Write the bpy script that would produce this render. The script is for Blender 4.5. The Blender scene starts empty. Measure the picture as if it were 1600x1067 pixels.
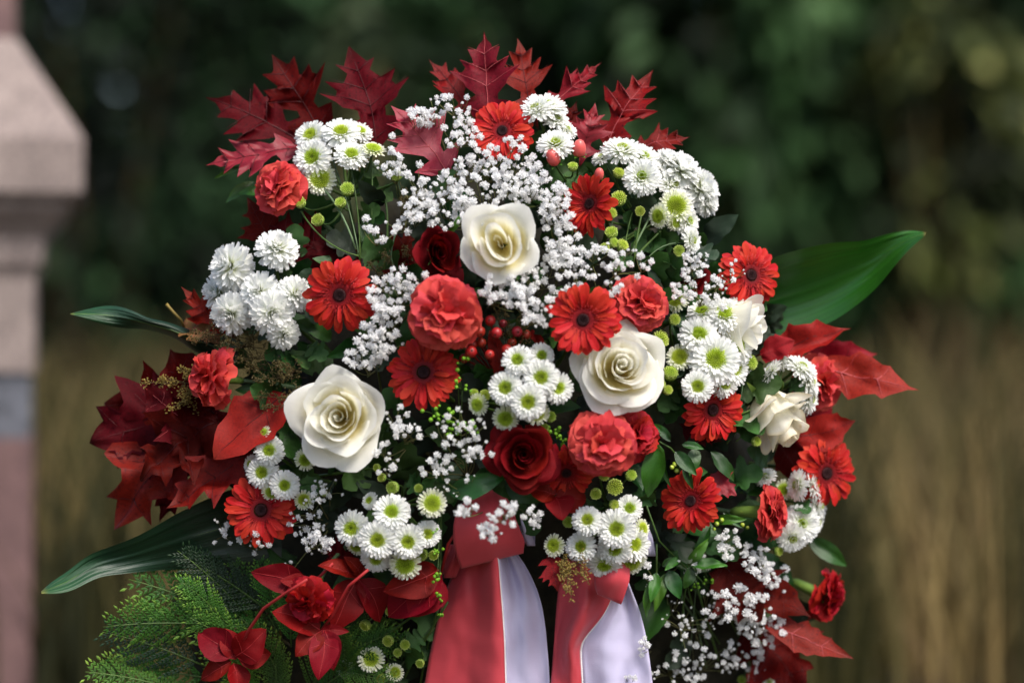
import bpy, math, random
import numpy as np
from mathutils import Vector, Matrix, noise

SC = bpy.context.scene
COL = SC.collection
R = random.Random(7)
PI = math.pi

# ---------------------------------------------------------------- camera
DIST, ZC, FOC = 2.41, 0.56, 85.0
cd = bpy.data.cameras.new('camera')
cam = bpy.data.objects.new('camera', cd)
COL.objects.link(cam)
cam.location = (0, -DIST, ZC)
cam.rotation_euler = (PI / 2, 0, 0)
cd.lens, cd.sensor_width, cd.sensor_fit = FOC, 36.0, 'HORIZONTAL'
cd.clip_start, cd.clip_end = 0.05, 2000
cd.dof.use_dof = True
cd.dof.focus_distance = DIST - 0.005
cd.dof.aperture_fstop = 1.6
cd.dof.aperture_blades = 0
SC.camera = cam

# ---------------------------------------------------------------- sky, sun, exposure
SUN_EL, SUN_AZ = math.radians(52), math.radians(140)     # azimuth clockwise from +Y
w = bpy.data.worlds.new('World')
SC.world = w
w.use_nodes = True
nt = w.node_tree
bg = nt.nodes['Background']
sky = nt.nodes.new('ShaderNodeTexSky')
sky.sky_type = 'NISHITA'
sky.sun_disc = False
sky.sun_elevation, sky.sun_rotation = SUN_EL, SUN_AZ
sky.dust_density = 3.0
sky.air_density = 1.0
nt.links.new(sky.outputs[0], bg.inputs[0])
bg.inputs[1].default_value = 0.115
sl = bpy.data.lights.new('sun', 'SUN')
sl.energy, sl.angle, sl.color = 2.6, math.radians(20), (1.0, 0.95, 0.88)
so = bpy.data.objects.new('sun', sl)
COL.objects.link(so)
sd = Vector((math.sin(SUN_AZ) * math.cos(SUN_EL), math.cos(SUN_AZ) * math.cos(SUN_EL), math.sin(SUN_EL)))
so.rotation_euler = sd.to_track_quat('Z', 'Y').to_euler()
so.location = sd * 20
SC.view_settings.view_transform = 'Standard'
SC.view_settings.look = 'None'
SC.view_settings.exposure = 0.68
SC.view_settings.gamma = 1.0
SC.cycles.max_bounces = 8
SC.cycles.transparent_max_bounces = 8
SC.cycles.use_denoising = True
SC.cycles.sample_clamp_indirect = 6.0


# ---------------------------------------------------------------- placing
def kpx(Y):                                   # metres per photograph pixel at depth Y
    return 36.0 / FOC * (DIST + Y) / 1600.0


def at(px, py, Y):
    k = kpx(Y)
    return Vector(((px - 800) * k, Y, ZC - (py - 533.5) * k))


def dome(px, py):                             # the front of the arrangement
    q = ((px - 790) / 520) ** 2 + ((py - 600) / 500) ** 2
    return -0.05 + (0.085 if px < 790 else 0.085 + 0.05 * min(1, (px - 790) / 350)) * min(1.5, q)


def facing(px, py, k=.65):
    return Vector(((px - 790) / 520 * k, -1, -(py - 600) / 500 * k)).normalized()


def frame(n, roll=0.0, loc=(0, 0, 0), s=1.0):  # local +Z looks along n
    n = Vector(n).normalized()
    up = Vector((0, 0, 1)) if abs(n.z) < .95 else Vector((1, 0, 0))
    x = up.cross(n).normalized()
    y = n.cross(x)
    m = Matrix((x, y, n)).transposed().to_4x4()
    return Matrix.Translation(Vector(loc)) @ m @ Matrix.Rotation(roll, 4, 'Z') @ Matrix.Scale(s, 4)


def bez(a, b, c, n=8):
    a, b, c = Vector(a), Vector(b), Vector(c)
    return [a * (1 - t) ** 2 + b * 2 * t * (1 - t) + c * t * t for t in [i / n for i in range(n + 1)]]


# ---------------------------------------------------------------- mesh building
class MB:
    def __init__(s):
        s.v, s.f, s.uv, s.mi = [], [], [], []

    def add(s, verts, faces, uvs=None, mi=0):
        o = len(s.v)
        s.v.extend([tuple(p) for p in verts])
        s.uv.extend(uvs if uvs is not None else [(0.5, 0.5)] * len(verts))
        s.f.extend([tuple(i + o for i in f) for f in faces])
        s.mi.extend([mi] * len(faces))

    def grid(s, fn, nu, nv, mi=0, uvf=None):
        """fn(u,v), u in -1..1 across, v in 0..1 along"""
        vs, us = [], []
        for j in range(nv + 1):
            v = j / nv
            for i in range(nu + 1):
                u = -1 + 2 * i / nu
                vs.append(fn(u, v))
                us.append(uvf(u, v) if uvf else (u * .5 + .5, v))
        W = nu + 1
        fs = [(j * W + i, j * W + i + 1, (j + 1) * W + i + 1, (j + 1) * W + i) for j in range(nv) for i in range(nu)]
        s.add(vs, fs, us, mi)

    def tube(s, pts, r0, r1=None, sides=5, mi=0):
        r1 = r0 if r1 is None else r1
        n = len(pts)
        vs, us, fs = [], [], []
        a = None
        for i, p in enumerate(pts):
            p = Vector(p)
            t = (Vector(pts[min(i + 1, n - 1)]) - Vector(pts[max(i - 1, 0)]))
            if t.length < 1e-9:
                t = Vector((0, 0, 1))
            t.normalize()
            if a is None:
                a = t.orthogonal().normalized()
            else:
                a = (a - t * a.dot(t))
                a = a.normalized() if a.length > 1e-6 else t.orthogonal().normalized()
            b = t.cross(a)
            f = i / (n - 1)
            r = r0 + (r1 - r0) * f
            for k in range(sides):
                q = 2 * PI * k / sides
                vs.append(p + (a * math.cos(q) + b * math.sin(q)) * r)
                us.append((k / sides, f))
        for i in range(n - 1):
            for k in range(sides):
                k2 = (k + 1) % sides
                fs.append((i * sides + k, i * sides + k2, (i + 1) * sides + k2, (i + 1) * sides + k))
        fs.append(tuple(range(sides - 1, -1, -1)))
        fs.append(tuple((n - 1) * sides + k for k in range(sides)))
        s.add(vs, fs, us, mi)

    def lathe(s, prof, seg=14, mi=0, fr=None, wob=None):
        """prof: list of (r,z)"""
        vs, us, fs = [], [], []
        for j, (r, z) in enumerate(prof):
            for k in range(seg):
                q = 2 * PI * k / seg
                rr = r * (wob(q, j / (len(prof) - 1)) if wob else 1)
                vs.append(Vector((rr * math.cos(q), rr * math.sin(q), z)))
                us.append((k / seg, j / (len(prof) - 1)))
        for j in range(len(prof) - 1):
            for k in range(seg):
                k2 = (k + 1) % seg
                fs.append((j * seg + k, j * seg + k2, (j + 1) * seg + k2, (j + 1) * seg + k))
        if fr is not None:
            vs = [fr @ p for p in vs]
        s.add(vs, fs, us, mi)

    def xf(s, m):
        s.v = [tuple(m @ Vector(p)) for p in s.v]
        return s

    def mesh(s, name, mats, smooth=True):
        me = bpy.data.meshes.new(name)
        me.from_pydata(s.v, [], s.f)
        ul = me.uv_layers.new(name='UVMap')
        li = np.empty(len(me.loops), dtype=np.int32)
        me.loops.foreach_get('vertex_index', li)
        ul.data.foreach_set('uv', np.array(s.uv, dtype=np.float32)[li].ravel())
        if not isinstance(mats, (list, tuple)):
            mats = [mats]
        for m in mats:
            me.materials.append(m)
        me.polygons.foreach_set('material_index', np.array(s.mi, dtype=np.int32))
        if smooth:
            me.polygons.foreach_set('use_smooth', np.ones(len(s.f), dtype=bool))
        me.update()
        return me


def obj(name, me, parent=None, m=None):
    o = bpy.data.objects.new(name, me)
    COL.objects.link(o)
    if parent is not None:
        o.parent = parent
    if m is not None:
        o.matrix_basis = m
    return o


def tag(o, label=None, cat=None, group=None, kind=None):
    if label: o['label'] = label
    if cat: o['category'] = cat
    if group: o['group'] = group
    if kind: o['kind'] = kind
    return o


def thing(name, label, cat, m=None, group=None):
    o = obj(name, None, None, m)
    o.empty_display_size = .02
    return tag(o, label, cat, group)


# ---------------------------------------------------------------- materials
def c(r, g, b):
    f = lambda x: (x / 255 / 12.92) if x <= 10 else ((x / 255 + .055) / 1.055) ** 2.4
    return (f(r), f(g), f(b), 1)


def mat(name, stops, rough=.55, trans=.2, var=.12, hue=.0, nscale=60., namt=.15, streak=None, bump=0., bscale=200.,
        sheen=0., spec=.4, tcol=None, axis='Y', blotch=None):
    m = bpy.data.materials.new(name)
    m.use_nodes = True
    t = m.node_tree
    N, L = t.nodes, t.links
    p = N['Principled BSDF']
    out = N['Material Output']
    uv = N.new('ShaderNodeTexCoord')
    info = N.new('ShaderNodeObjectInfo')
    sep = N.new('ShaderNodeSeparateXYZ')
    L.new(uv.outputs['UV'], sep.inputs[0])
    ramp = N.new('ShaderNodeValToRGB')
    el = ramp.color_ramp.elements
    while len(el) < len(stops):
        el.new(.5)
    for e, (pos, col) in zip(el, stops if len(stops) > 1 else stops * 2):
        e.position, e.color = pos, col
    L.new(sep.outputs[axis], ramp.inputs[0])
    colr = ramp.outputs[0]
    off = N.new('ShaderNodeVectorMath'); off.operation = 'ADD'
    L.new(uv.outputs['Object'], off.inputs[0])
    mul = N.new('ShaderNodeMath'); mul.operation = 'MULTIPLY'; mul.inputs[1].default_value = 37.
    L.new(info.outputs['Random'], mul.inputs[0])
    L.new(mul.outputs[0], off.inputs[1])
    nz = N.new('ShaderNodeTexNoise')
    nz.inputs['Scale'].default_value = nscale
    nz.inputs['Detail'].default_value = 4
    L.new(off.outputs[0], nz.inputs['Vector'])
    hs = N.new('ShaderNodeHueSaturation')
    L.new(colr, hs.inputs['Color'])
    mr = N.new('ShaderNodeMapRange')
    mr.inputs[1].default_value, mr.inputs[2].default_value = .25, .75
    mr.inputs[3].default_value, mr.inputs[4].default_value = 1 - namt, 1 + namt
    L.new(nz.outputs['Fac'], mr.inputs[0])
    vr = N.new('ShaderNodeMapRange')
    vr.inputs[3].default_value, vr.inputs[4].default_value = 1 - var, 1 + var
    L.new(info.outputs['Random'], vr.inputs[0])
    mm = N.new('ShaderNodeMath'); mm.operation = 'MULTIPLY'
    L.new(mr.outputs[0], mm.inputs[0]); L.new(vr.outputs[0], mm.inputs[1])
    last = mm.outputs[0]
    if streak:                                 # (across scale, along scale, amount)
        cx = N.new('ShaderNodeCombineXYZ')
        a1 = N.new('ShaderNodeMath'); a1.operation = 'MULTIPLY'; a1.inputs[1].default_value = streak[0]
        a2 = N.new('ShaderNodeMath'); a2.operation = 'MULTIPLY'; a2.inputs[1].default_value = streak[1]
        L.new(sep.outputs['X'], a1.inputs[0]); L.new(sep.outputs['Y'], a2.inputs[0])
        L.new(a1.outputs[0], cx.inputs[0]); L.new(a2.outputs[0], cx.inputs[1]); L.new(mul.outputs[0], cx.inputs[2])
        n2 = N.new('ShaderNodeTexNoise'); n2.inputs['Scale'].default_value = 1; n2.inputs['Detail'].default_value = 2
        L.new(cx.outputs[0], n2.inputs['Vector'])
        r2 = N.new('ShaderNodeMapRange')
        r2.inputs[1].default_value, r2.inputs[2].default_value = .3, .7
        r2.inputs[3].default_value, r2.inputs[4].default_value = 1 - streak[2], 1 + streak[2]
        L.new(n2.outputs['Fac'], r2.inputs[0])
        m3 = N.new('ShaderNodeMath'); m3.operation = 'MULTIPLY'
        L.new(last, m3.inputs[0]); L.new(r2.outputs[0], m3.inputs[1])
        last = m3.outputs[0]
    L.new(last, hs.inputs['Value'])
    if hue:
        hr = N.new('ShaderNodeMapRange')
        hr.inputs[3].default_value, hr.inputs[4].default_value = .5 - hue, .5 + hue
        wn = N.new('ShaderNodeTexWhiteNoise'); wn.noise_dimensions = '1D'
        L.new(info.outputs['Random'], wn.inputs['W'])
        L.new(wn.outputs['Value'], hr.inputs[0])
        L.new(hr.outputs[0], hs.inputs['Hue'])
    final = hs.outputs[0]
    if blotch:                                 # (colour, scale, low, high)
        nb = N.new('ShaderNodeTexNoise'); nb.inputs['Scale'].default_value = blotch[1]; nb.inputs['Detail'].default_value = 5
        L.new(off.outputs[0], nb.inputs['Vector'])
        rb = N.new('ShaderNodeMapRange'); rb.inputs[1].default_value, rb.inputs[2].default_value = blotch[2], blotch[3]
        L.new(nb.outputs['Fac'], rb.inputs[0])
        mx = N.new('ShaderNodeMix'); mx.data_type = 'RGBA'
        L.new(rb.outputs[0], mx.inputs[0]); L.new(final, mx.inputs[6]); mx.inputs[7].default_value = blotch[0]
        final = mx.outputs[2]
    L.new(final, p.inputs['Base Color'])
    p.inputs['Roughness'].default_value = rough
    p.inputs['Specular IOR Level'].default_value = spec
    if sheen:
        p.inputs['Sheen Weight'].default_value = sheen
        p.inputs['Sheen Roughness'].default_value = .4
    if bump:
        b = N.new('ShaderNodeBump'); b.inputs['Strength'].default_value = bump; b.inputs['Distance'].default_value = .001
        nb = N.new('ShaderNodeTexNoise'); nb.inputs['Scale'].default_value = bscale; nb.inputs['Detail'].default_value = 3
        L.new(off.outputs[0], nb.inputs['Vector'])
        L.new(nb.outputs['Fac'], b.inputs['Height'])
        if streak:
            b2 = N.new('ShaderNodeBump'); b2.inputs['Strength'].default_value = bump; b2.inputs['Distance'].default_value = .001
            L.new(n2.outputs['Fac'], b2.inputs['Height'])
            L.new(b.outputs[0], b2.inputs['Normal'])
            b = b2
        L.new(b.outputs[0], p.inputs['Normal'])
    if trans:
        tr = N.new('ShaderNodeBsdfTranslucent')
        if tcol:
            tr.inputs[0].default_value = tcol
        else:
            L.new(final, tr.inputs[0])
        ms = N.new('ShaderNodeMixShader'); ms.inputs[0].default_value = trans
        L.new(p.outputs[0], ms.inputs[1]); L.new(tr.outputs[0], ms.inputs[2])
        L.new(ms.outputs[0], out.inputs[0])
    return m


M = {}
M['gerbera'] = mat('gerbera_red', [(0, c(150, 14, 12)), (.3, c(184, 30, 22)), (1, c(196, 42, 30))], .6, .2, .07, .005, 300, .05, (9, .6, .06), .15, 900, spec=.25)
M['gerbera_disc'] = mat('gerbera_disc', [(0, c(92, 7, 13)), (.45, c(146, 20, 26)), (.8, c(190, 58, 56)), (1, c(226, 128, 116))], .6, .1, .1, nscale=900, namt=.25, spec=.2)
M['gerbera_core'] = mat('gerbera_core', [(0, c(20, 4, 7)), (1, c(58, 8, 14))], .8, 0, .1, nscale=900, namt=.3)
M['carnation'] = mat('carnation_red', [(0, c(170, 20, 22)), (.6, c(204, 56, 56)), (1, c(214, 70, 68))], .6, .25, .07, .006, 200, .06, (12, 1, .06), .3, 900, spec=.3)
M['carnation_dark'] = mat('carnation_deep_red', [(0, c(130, 10, 16)), (1, c(178, 22, 32))], .6, .22, .1, .006, 200, .1, (12, 1, .08), .3, 900, spec=.3)
M['rose_white'] = mat('rose_white', [(0, c(232, 212, 128)), (.4, c(243, 233, 176)), (.66, c(249, 246, 228)), (1, c(251, 250, 244))], .6, .42, .03, .004, 60, .04, (9, 1, .04), .3, 350, spec=.25, blotch=(c(226, 206, 150), 30, .66, .86))
M['rose_aged'] = mat('rose_white_aged', [(0, c(226, 214, 156)), (.5, c(246, 241, 220)), (.9, c(249, 246, 234)), (1, c(240, 228, 196))], .6, .42, .05, .004, 40, .05, (7, 1, .04), .2, 400, sheen=.1)
M['rose_red'] = mat('rose_dark_red', [(0, c(70, 2, 6)), (.6, c(96, 4, 10)), (1, c(116, 6, 13))], .65, .18, .1, .004, 100, .15, (8, 1, .1), .25, 700, spec=.15)
M['mum'] = mat('mum_white', [(0, c(226, 232, 190)), (.4, c(244, 246, 240)), (1, c(250, 250, 249))], .6, .42, .02, 0, 300, .02, bump=.1)
M['mum_young'] = mat('mum_pale', [(0, c(196, 212, 110)), (.5, c(236, 240, 200)), (1, c(248, 249, 238))], .6, .4, .02, 0, 300, .02, bump=.1)
M['mum_blush'] = mat('mum_blush', [(0, c(236, 233, 236)), (.5, c(245, 244, 248)), (1, c(250, 249, 251))], .6, .45, .03, 0, 300, .02, bump=.1)
M['mum_centre'] = mat('mum_green', [(0, c(104, 124, 10)), (.5, c(166, 190, 26)), (1, c(216, 230, 104))], .55, .15, .08, .01, 900, .12)
M['mum_eye'] = mat('mum_eye', [(0, c(84, 96, 14)), (1, c(128, 140, 24))], .7, 0, .1, nscale=900, namt=.25)
M['bud'] = mat('bud_green', [(0, c(84, 110, 24)), (.5, c(136, 164, 34)), (.8, c(180, 200, 70)), (1, c(216, 228, 140))], .5, .1, .12, .012, 900, .12)
M['gyp'] = mat('gyp_white', [(0, c(238, 239, 234)), (.5, c(250, 250, 250)), (1, c(252, 252, 253))], .8, .5, .02, 0, 900, .02)
M['stem_gyp'] = mat('stem_thin', [(0, c(84, 96, 44)), (1, c(134, 126, 84))], .6, 0, .12, nscale=300)
M['stem'] = mat('stem_green', [(0, c(50, 76, 28)), (1, c(82, 110, 44))], .5, 0, .12, nscale=200, namt=.2)
M['stem_blue'] = mat('stem_bluegreen', [(0, c(70, 94, 64)), (1, c(100, 124, 84))], .5, 0, .1, nscale=200, namt=.15)
M['calyx'] = mat('calyx_green', [(0, c(84, 112, 52)), (.7, c(118, 148, 62)), (1, c(150, 170, 70))], .45, .05, .08, nscale=150, namt=.15, streak=(24, 1, .1))
M['leaf_mum'] = mat('leaf_mum', [(0, c(38, 66, 26)), (1, c(54, 94, 36))], .5, .15, .25, .02, 60, .25, bump=.4, bscale=250)
M['leaf_gloss'] = mat('leaf_gloss', [(0, c(26, 58, 20)), (1, c(44, 92, 30))], .3, .15, .22, .02, 40, .2, (5, 2, .12), .3, 180, spec=.5)
M['leaf_bright'] = mat('leaf_ivy', [(0, c(52, 92, 28)), (1, c(76, 128, 38))], .28, .2, .18, .015, 40, .2, (5, 2, .12), .3, 180, spec=.5)
M['leaf_dull'] = mat('leaf_dull', [(0, c(22, 36, 24)), (1, c(34, 54, 32))], .55, .1, .3, .02, 50, .25, bump=.3)
M['blade'] = mat('blade_green', [(0, c(22, 62, 26)), (.7, c(42, 98, 24)), (.985, c(46, 96, 28)), (1, c(120, 96, 40))], .3, .22, .06, 0, 20, .12, (46, .8, .22), .35, 60, spec=.5, blotch=(c(112, 104, 36), 26, .70, .74))
M['blade_dark'] = mat('blade_dark', [(0, c(14, 36, 20)), (.7, c(22, 56, 36)), (.97, c(38, 80, 40)), (1, c(120, 120, 50))], .42, .1, .06, 0, 20, .12, (40, .8, .3), .45, 60, spec=.5)
M['oak'] = mat('oak_red', [(0, c(126, 13, 18)), (.8, c(140, 20, 23)), (1, c(112, 30, 22))], .45, .34, .2, .008, 45, .22, bump=.5, bscale=160, spec=.22, blotch=(c(78, 12, 16), 40, .56, .72))
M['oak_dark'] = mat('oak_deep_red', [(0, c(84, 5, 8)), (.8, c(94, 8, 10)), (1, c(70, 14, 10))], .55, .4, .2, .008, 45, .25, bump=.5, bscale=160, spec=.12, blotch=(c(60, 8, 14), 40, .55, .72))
M['oak_pink'] = mat('oak_pink_red', [(0, c(146, 32, 50)), (1, c(156, 36, 46))], .4, .3, .12, .008, 40, .2, bump=.4, bscale=160, spec=.5, blotch=(c(128, 24, 34), 40, .55, .75))
M['maple'] = mat('maple_red', [(0, c(142, 16, 19)), (.85, c(156, 23, 24)), (1, c(150, 40, 34))], .5, .22, .12, .006, 40, .22, bump=.5, bscale=140, spec=.2, blotch=(c(120, 16, 20), 35, .56, .74))
M['vein_dark'] = mat('vein_dark', [(0, c(66, 8, 14)), (1, c(80, 10, 16))], .5, 0, .1)
M['vein_pale'] = mat('vein_pale', [(0, c(196, 92, 96)), (1, c(180, 70, 72))], .5, 0, .1)
M['round_red'] = mat('leaf_round_red', [(0, c(112, 7, 12)), (1, c(126, 12, 16))], .5, .2, .15, .006, 40, .18, bump=.35, bscale=160, spec=.15)
M['stalk_red'] = mat('stalk_red', [(0, c(150, 30, 34)), (1, c(168, 44, 44))], .5, 0, .1)
M['berry'] = mat('berry_red', [(0, c(140, 18, 14)), (1, c(150, 26, 20))], .45, 0, .15, .01, 200, .15, spec=.5)
M['berry_eye'] = mat('berry_eye', [(0, c(50, 20, 14)), (1, c(60, 24, 16))], .8, 0)
M['hyp'] = mat('berry_pink', [(0, c(206, 84, 80)), (.6, c(226, 96, 92)), (1, c(222, 110, 100))], .35, 0, .06, 0, 120, .08, spec=.5)
M['ribbon_red'] = mat('ribbon_red', [(0, c(210, 72, 82)), (1, c(212, 74, 84))], .42, .12, 0, 0, 8, .02, (2, 700, .035), .12, 900, sheen=.3)
M['ribbon_white'] = mat('ribbon_white', [(0, c(208, 202, 232)), (1, c(208, 202, 232))], .42, .12, 0, 0, 8, .02, (2, 700, .02), .12, 900, sheen=.2)  # white satin; lavender cast of blue sky shade is put into the colour
M['ribbon_edge'] = mat('ribbon_selvedge', [(0, c(240, 236, 240)), (1, c(240, 236, 240))], .5, 0, 0)
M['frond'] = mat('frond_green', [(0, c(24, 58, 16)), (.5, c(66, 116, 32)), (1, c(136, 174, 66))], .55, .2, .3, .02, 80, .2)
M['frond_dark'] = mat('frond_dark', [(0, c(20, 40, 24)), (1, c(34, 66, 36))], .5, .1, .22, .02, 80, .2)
M['twig'] = mat('twig_brown', [(0, c(64, 46, 28)), (1, c(96, 84, 40))], .7, 0, .1, nscale=200, namt=.3)
M['gold'] = mat('seed_gold', [(0, c(112, 94, 40)), (1, c(150, 128, 62))], .6, .1, .1, 0, 600, .3)
M['gold_dark'] = mat('seed_brown', [(0, c(58, 50, 20)), (1, c(92, 78, 34))], .6, .1, .1, 0, 600, .3)
M['moss'] = mat('moss_dark', [(0, c(24, 24, 14)), (1, c(40, 36, 20))], .9, 0, 0, 0, 60, .6, bump=1., bscale=300)
M['dead'] = mat('leaf_dry', [(0, c(132, 98, 46)), (1, c(96, 62, 28))], .6, .2, .1, .01, 60, .25, bump=.4)
M['seedpod'] = mat('umbel_green', [(0, c(96, 150, 20)), (1, c(120, 170, 40))], .5, .1, .1)

# ================================================================ THE SETTING
def rmat(name, stops, rough=.8, trans=0., amt=.25, axis='X', spec=.3):   # colour per piece from UV.x, shade along UV.y
    return mat(name, stops, rough, trans, 0, 0, 2.0, amt, axis=axis, spec=spec)


g = MB()
g.grid(lambda u, v: (u * 150, -20 + v * 300, 0), 40, 60)
gm = mat('earth', [(0, c(62, 54, 34)), (1, c(62, 54, 34))], .95, 0, 0, 0, 1.5, .4, bump=1., bscale=12)
tag(obj('ground', g.mesh('ground', gm)), kind='structure')

# dry standing grass between the wreath and the shrubs
gm = rmat('dry_grass', [(0, c(38, 42, 18)), (.25, c(68, 66, 32)), (.5, c(98, 89, 50)), (.75, c(128, 111, 72)), (.9, c(98, 76, 48)), (1, c(146, 126, 80))], .7, .25, .2)
rg = random.Random(3)
gr = MB()


def blade_card(mb, x, y, h, wd, rnd, lean, segs=3):
    ax = rg.uniform(0, PI)
    dx, dy = math.cos(ax) * wd, math.sin(ax) * wd
    lx, ly = rg.gauss(0, lean), rg.gauss(0, lean)
    vs, us = [], []
    for j in range(segs + 1):
        t = j / segs
        ww = (1 - t * .75)
        for sgn in (-1, 1):
            vs.append((x + lx * t * t * h + sgn * dx * ww, y + ly * t * t * h + sgn * dy * ww, h * t))
            us.append((rnd, t))
    mb.add(vs, [(2 * j, 2 * j + 1, 2 * j + 3, 2 * j + 2) for j in range(segs)], us)


for i in range(19000):
    y = 1.3 + 3.9 * rg.random() ** 1.1
    x = rg.uniform(-1, 1) * (1.1 + .36 * (y + DIST))
    tuft = noise.noise((x * 1.6, y * 1.2, 3.)) * .5 + .5
    if rg.random() > .25 + tuft * 1.1 and y > 1.6:
        continue
    h = (.12 + .40 * rg.random() ** 1.4 + .24 * tuft ** 2) * (1 if y > 1.6 else .85)
    blade_card(gr, x, y, h, rg.uniform(.003, .0065), min(1, max(0, noise.noise((x * 5.0, y * .7, 9.)) * 1.1 + .46 + rg.gauss(0, .1))), .22)
tag(obj('grass', gr.mesh('grass', gm)), 'tall dry olive grass standing behind the wreath', 'grass', kind='stuff')


def shrub(name, label, x, y, wx, wy, h, z0, n, leaf, stops, droop=.5, seed=1, group='evergreen shrubs behind the dry grass', trunk=True, amt=.3):
    rr = random.Random(seed)
    t = thing(name, label, 'shrub' if h < 5 else 'tree', Matrix.Translation((x, y, 0)), group)
    m = rmat(name + '_leaf', stops, .6, .1, amt, spec=.2)
    mb = MB()
    for i in range(n):
        a, b = rr.uniform(0, 2 * PI), rr.uniform(-1, 1)
        rad = rr.uniform(.55, 1.0) ** .6
        s = math.sqrt(1 - b * b)
        d = Vector((math.cos(a) * s, math.sin(a) * s, b))
        lump = 1 + .28 * noise.noise(d * 2.3 + Vector((seed, 0, 0)))
        p = Vector((d.x * wx, d.y * wy, z0 + (h - z0) * (.5 + .5 * d.z * lump))) * 1.0
        p.x *= rad * lump; p.y *= rad * lump
        cl = noise.noise(Vector((p.x * 2.4 + seed, p.y * 2.4, p.z * 2.4)))
        if cl < -.22 and rr.random() < .8:
            continue
        out = Vector((d.x, d.y, d.z * .4 - droop)).normalized()
        q = (out + Vector((rr.gauss(0, .45), rr.gauss(0, .45), rr.gauss(0, .35)))).normalized()
        side = q.cross(Vector((rr.gauss(0, .5), rr.gauss(0, .5), 1))).normalized()
        up = side.cross(q)
        L, W = leaf * rr.uniform(.6, 1.2), leaf * .19 * rr.uniform(.8, 1.2)
        col = min(1, max(0, cl * .9 + .42 + rr.gauss(0, .16)))
        vs = [p, p + q * L * .45 + side * W + up * W * .3, p + q * L - up * L * .12, p + q * L * .45 - side * W + up * W * .3, p + q * L * .5]
        mb.add(vs, [(0, 1, 4), (1, 2, 4), (2, 3, 4), (3, 0, 4)], [(col, 0), (col, .5), (col, 1), (col, .5), (col, .5)])
    cr = obj('crown', mb.mesh(name + '_crown', m), t)
    cr['kind'] = 'stuff'
    if trunk:
        tb = MB()
        for k in range(4):
            a = k * 1.7 + seed
            tip = Vector((math.cos(a) * wx * .6, math.sin(a) * wy * .6, z0 + (h - z0) * .7))
            tb.tube(bez((math.cos(a) * .05, math.sin(a) * .05, -.02), (tip.x * .25, tip.y * .25, tip.z * .55), tip, 7), .04, .008, 6)
        obj('trunk', tb.mesh(name + '_trunk', M['twig']), t)
    return t


G1 = [(0, c(12, 22, 10)), (.4, c(32, 56, 26)), (.7, c(46, 74, 38)), (1, c(72, 100, 60))]
G2 = [(0, c(8, 13, 8)), (.4, c(17, 30, 16)), (.7, c(32, 56, 30)), (1, c(64, 96, 60))]
G3 = [(0, c(20, 26, 14)), (.4, c(44, 54, 26)), (.7, c(90, 98, 44)), (1, c(176, 176, 108))]
G4 = [(0, c(26, 24, 16)), (.5, c(58, 50, 30)), (1, c(92, 78, 44))]
shrub('evergreen_shrub', 'dark evergreen shrub behind the stone pillar', -1.55, 6.6, .9, .7, 2.5, .1, 5200, .14, G2, seed=2)
shrub('evergreen_shrub', 'deep green shrub in shade just right of the pillar cap', -.75, 6.9, .7, .7, 2.3, .1, 4600, .13, G2, seed=5)
shrub('evergreen_shrub', 'green shrub above the left red oak leaves', .0, 7.1, .75, .7, 2.4, .1, 4800, .15, G1, seed=9)
shrub('evergreen_shrub', 'green shrub with long drooping leaves right of the top oak leaves', .78, 6.2, .72, .6, 2.4, .1, 4200, .19, G1, .8, seed=12)
shrub('evergreen_shrub', 'broad shrub with drooping leaves above the big green blade leaf', 1.35, 6.5, .8, .6, 2.3, .1, 4400, .19, G1, .8, seed=17)
shrub('pale_shrub', 'shrub with pale yellow green leaves in the top right corner', 1.44, 5.7, .3, .25, 1.72, .8, 620, .17, G3, .7, seed=23)
shrub('pale_shrub', 'slim grey green shrub rising behind the top left oak leaf', -.52, 5.9, .13, .15, 1.75, .9, 150, .15, [(0, c(36, 50, 32)), (1, c(90, 104, 70))], .6, seed=27)
shrub('evergreen_shrub', 'dark shrub at the right edge of the picture', 2.2, 6.7, .7, .7, 2.5, .1, 4400, .14, G2, seed=31)
shrub('low_shrub', 'low brownish undergrowth shrub at the foot of the left shrubs', -1.0, 5.9, .7, .35, .62, .0, 1500, .09, G4, .2, seed=36, trunk=False)
shrub('low_shrub', 'low brownish undergrowth shrub at the foot of the right shrubs', 1.5, 5.8, .9, .35, .58, .0, 1700, .09, G4, .2, seed=37, trunk=False)
for k, (lab, x) in enumerate([('far tall dark tree at the left behind the shrubs', -2.6), ('far tall dark tree behind the middle shrubs', 0.1), ('far tall dark tree left of the middle one', -1.3), ('far tall dark tree right of the middle one', 1.5),
                              ('far tall dark tree at the right behind the shrubs', 2.9)]):
    shrub('dark_tree', lab, x, 9.6 + .5 * (k % 2), 1.9, 1.2, 8.5, -.6, 12000, .3, [(0, c(10, 14, 11)), (.6, c(20, 30, 20)), (1, c(36, 52, 34))], .5, seed=50 + k, group='tall trees behind the shrubs')

shrub('tall_hedge', 'long tall dark hedge closing off the view far behind the trees', 0, 13.5, 9.5, 1.2, 10.5, -1.5, 16000, .5, [(0, c(9, 13, 9)), (.6, c(16, 25, 15)), (1, c(30, 46, 28))], .5, seed=77, group=None, trunk=False)

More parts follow.
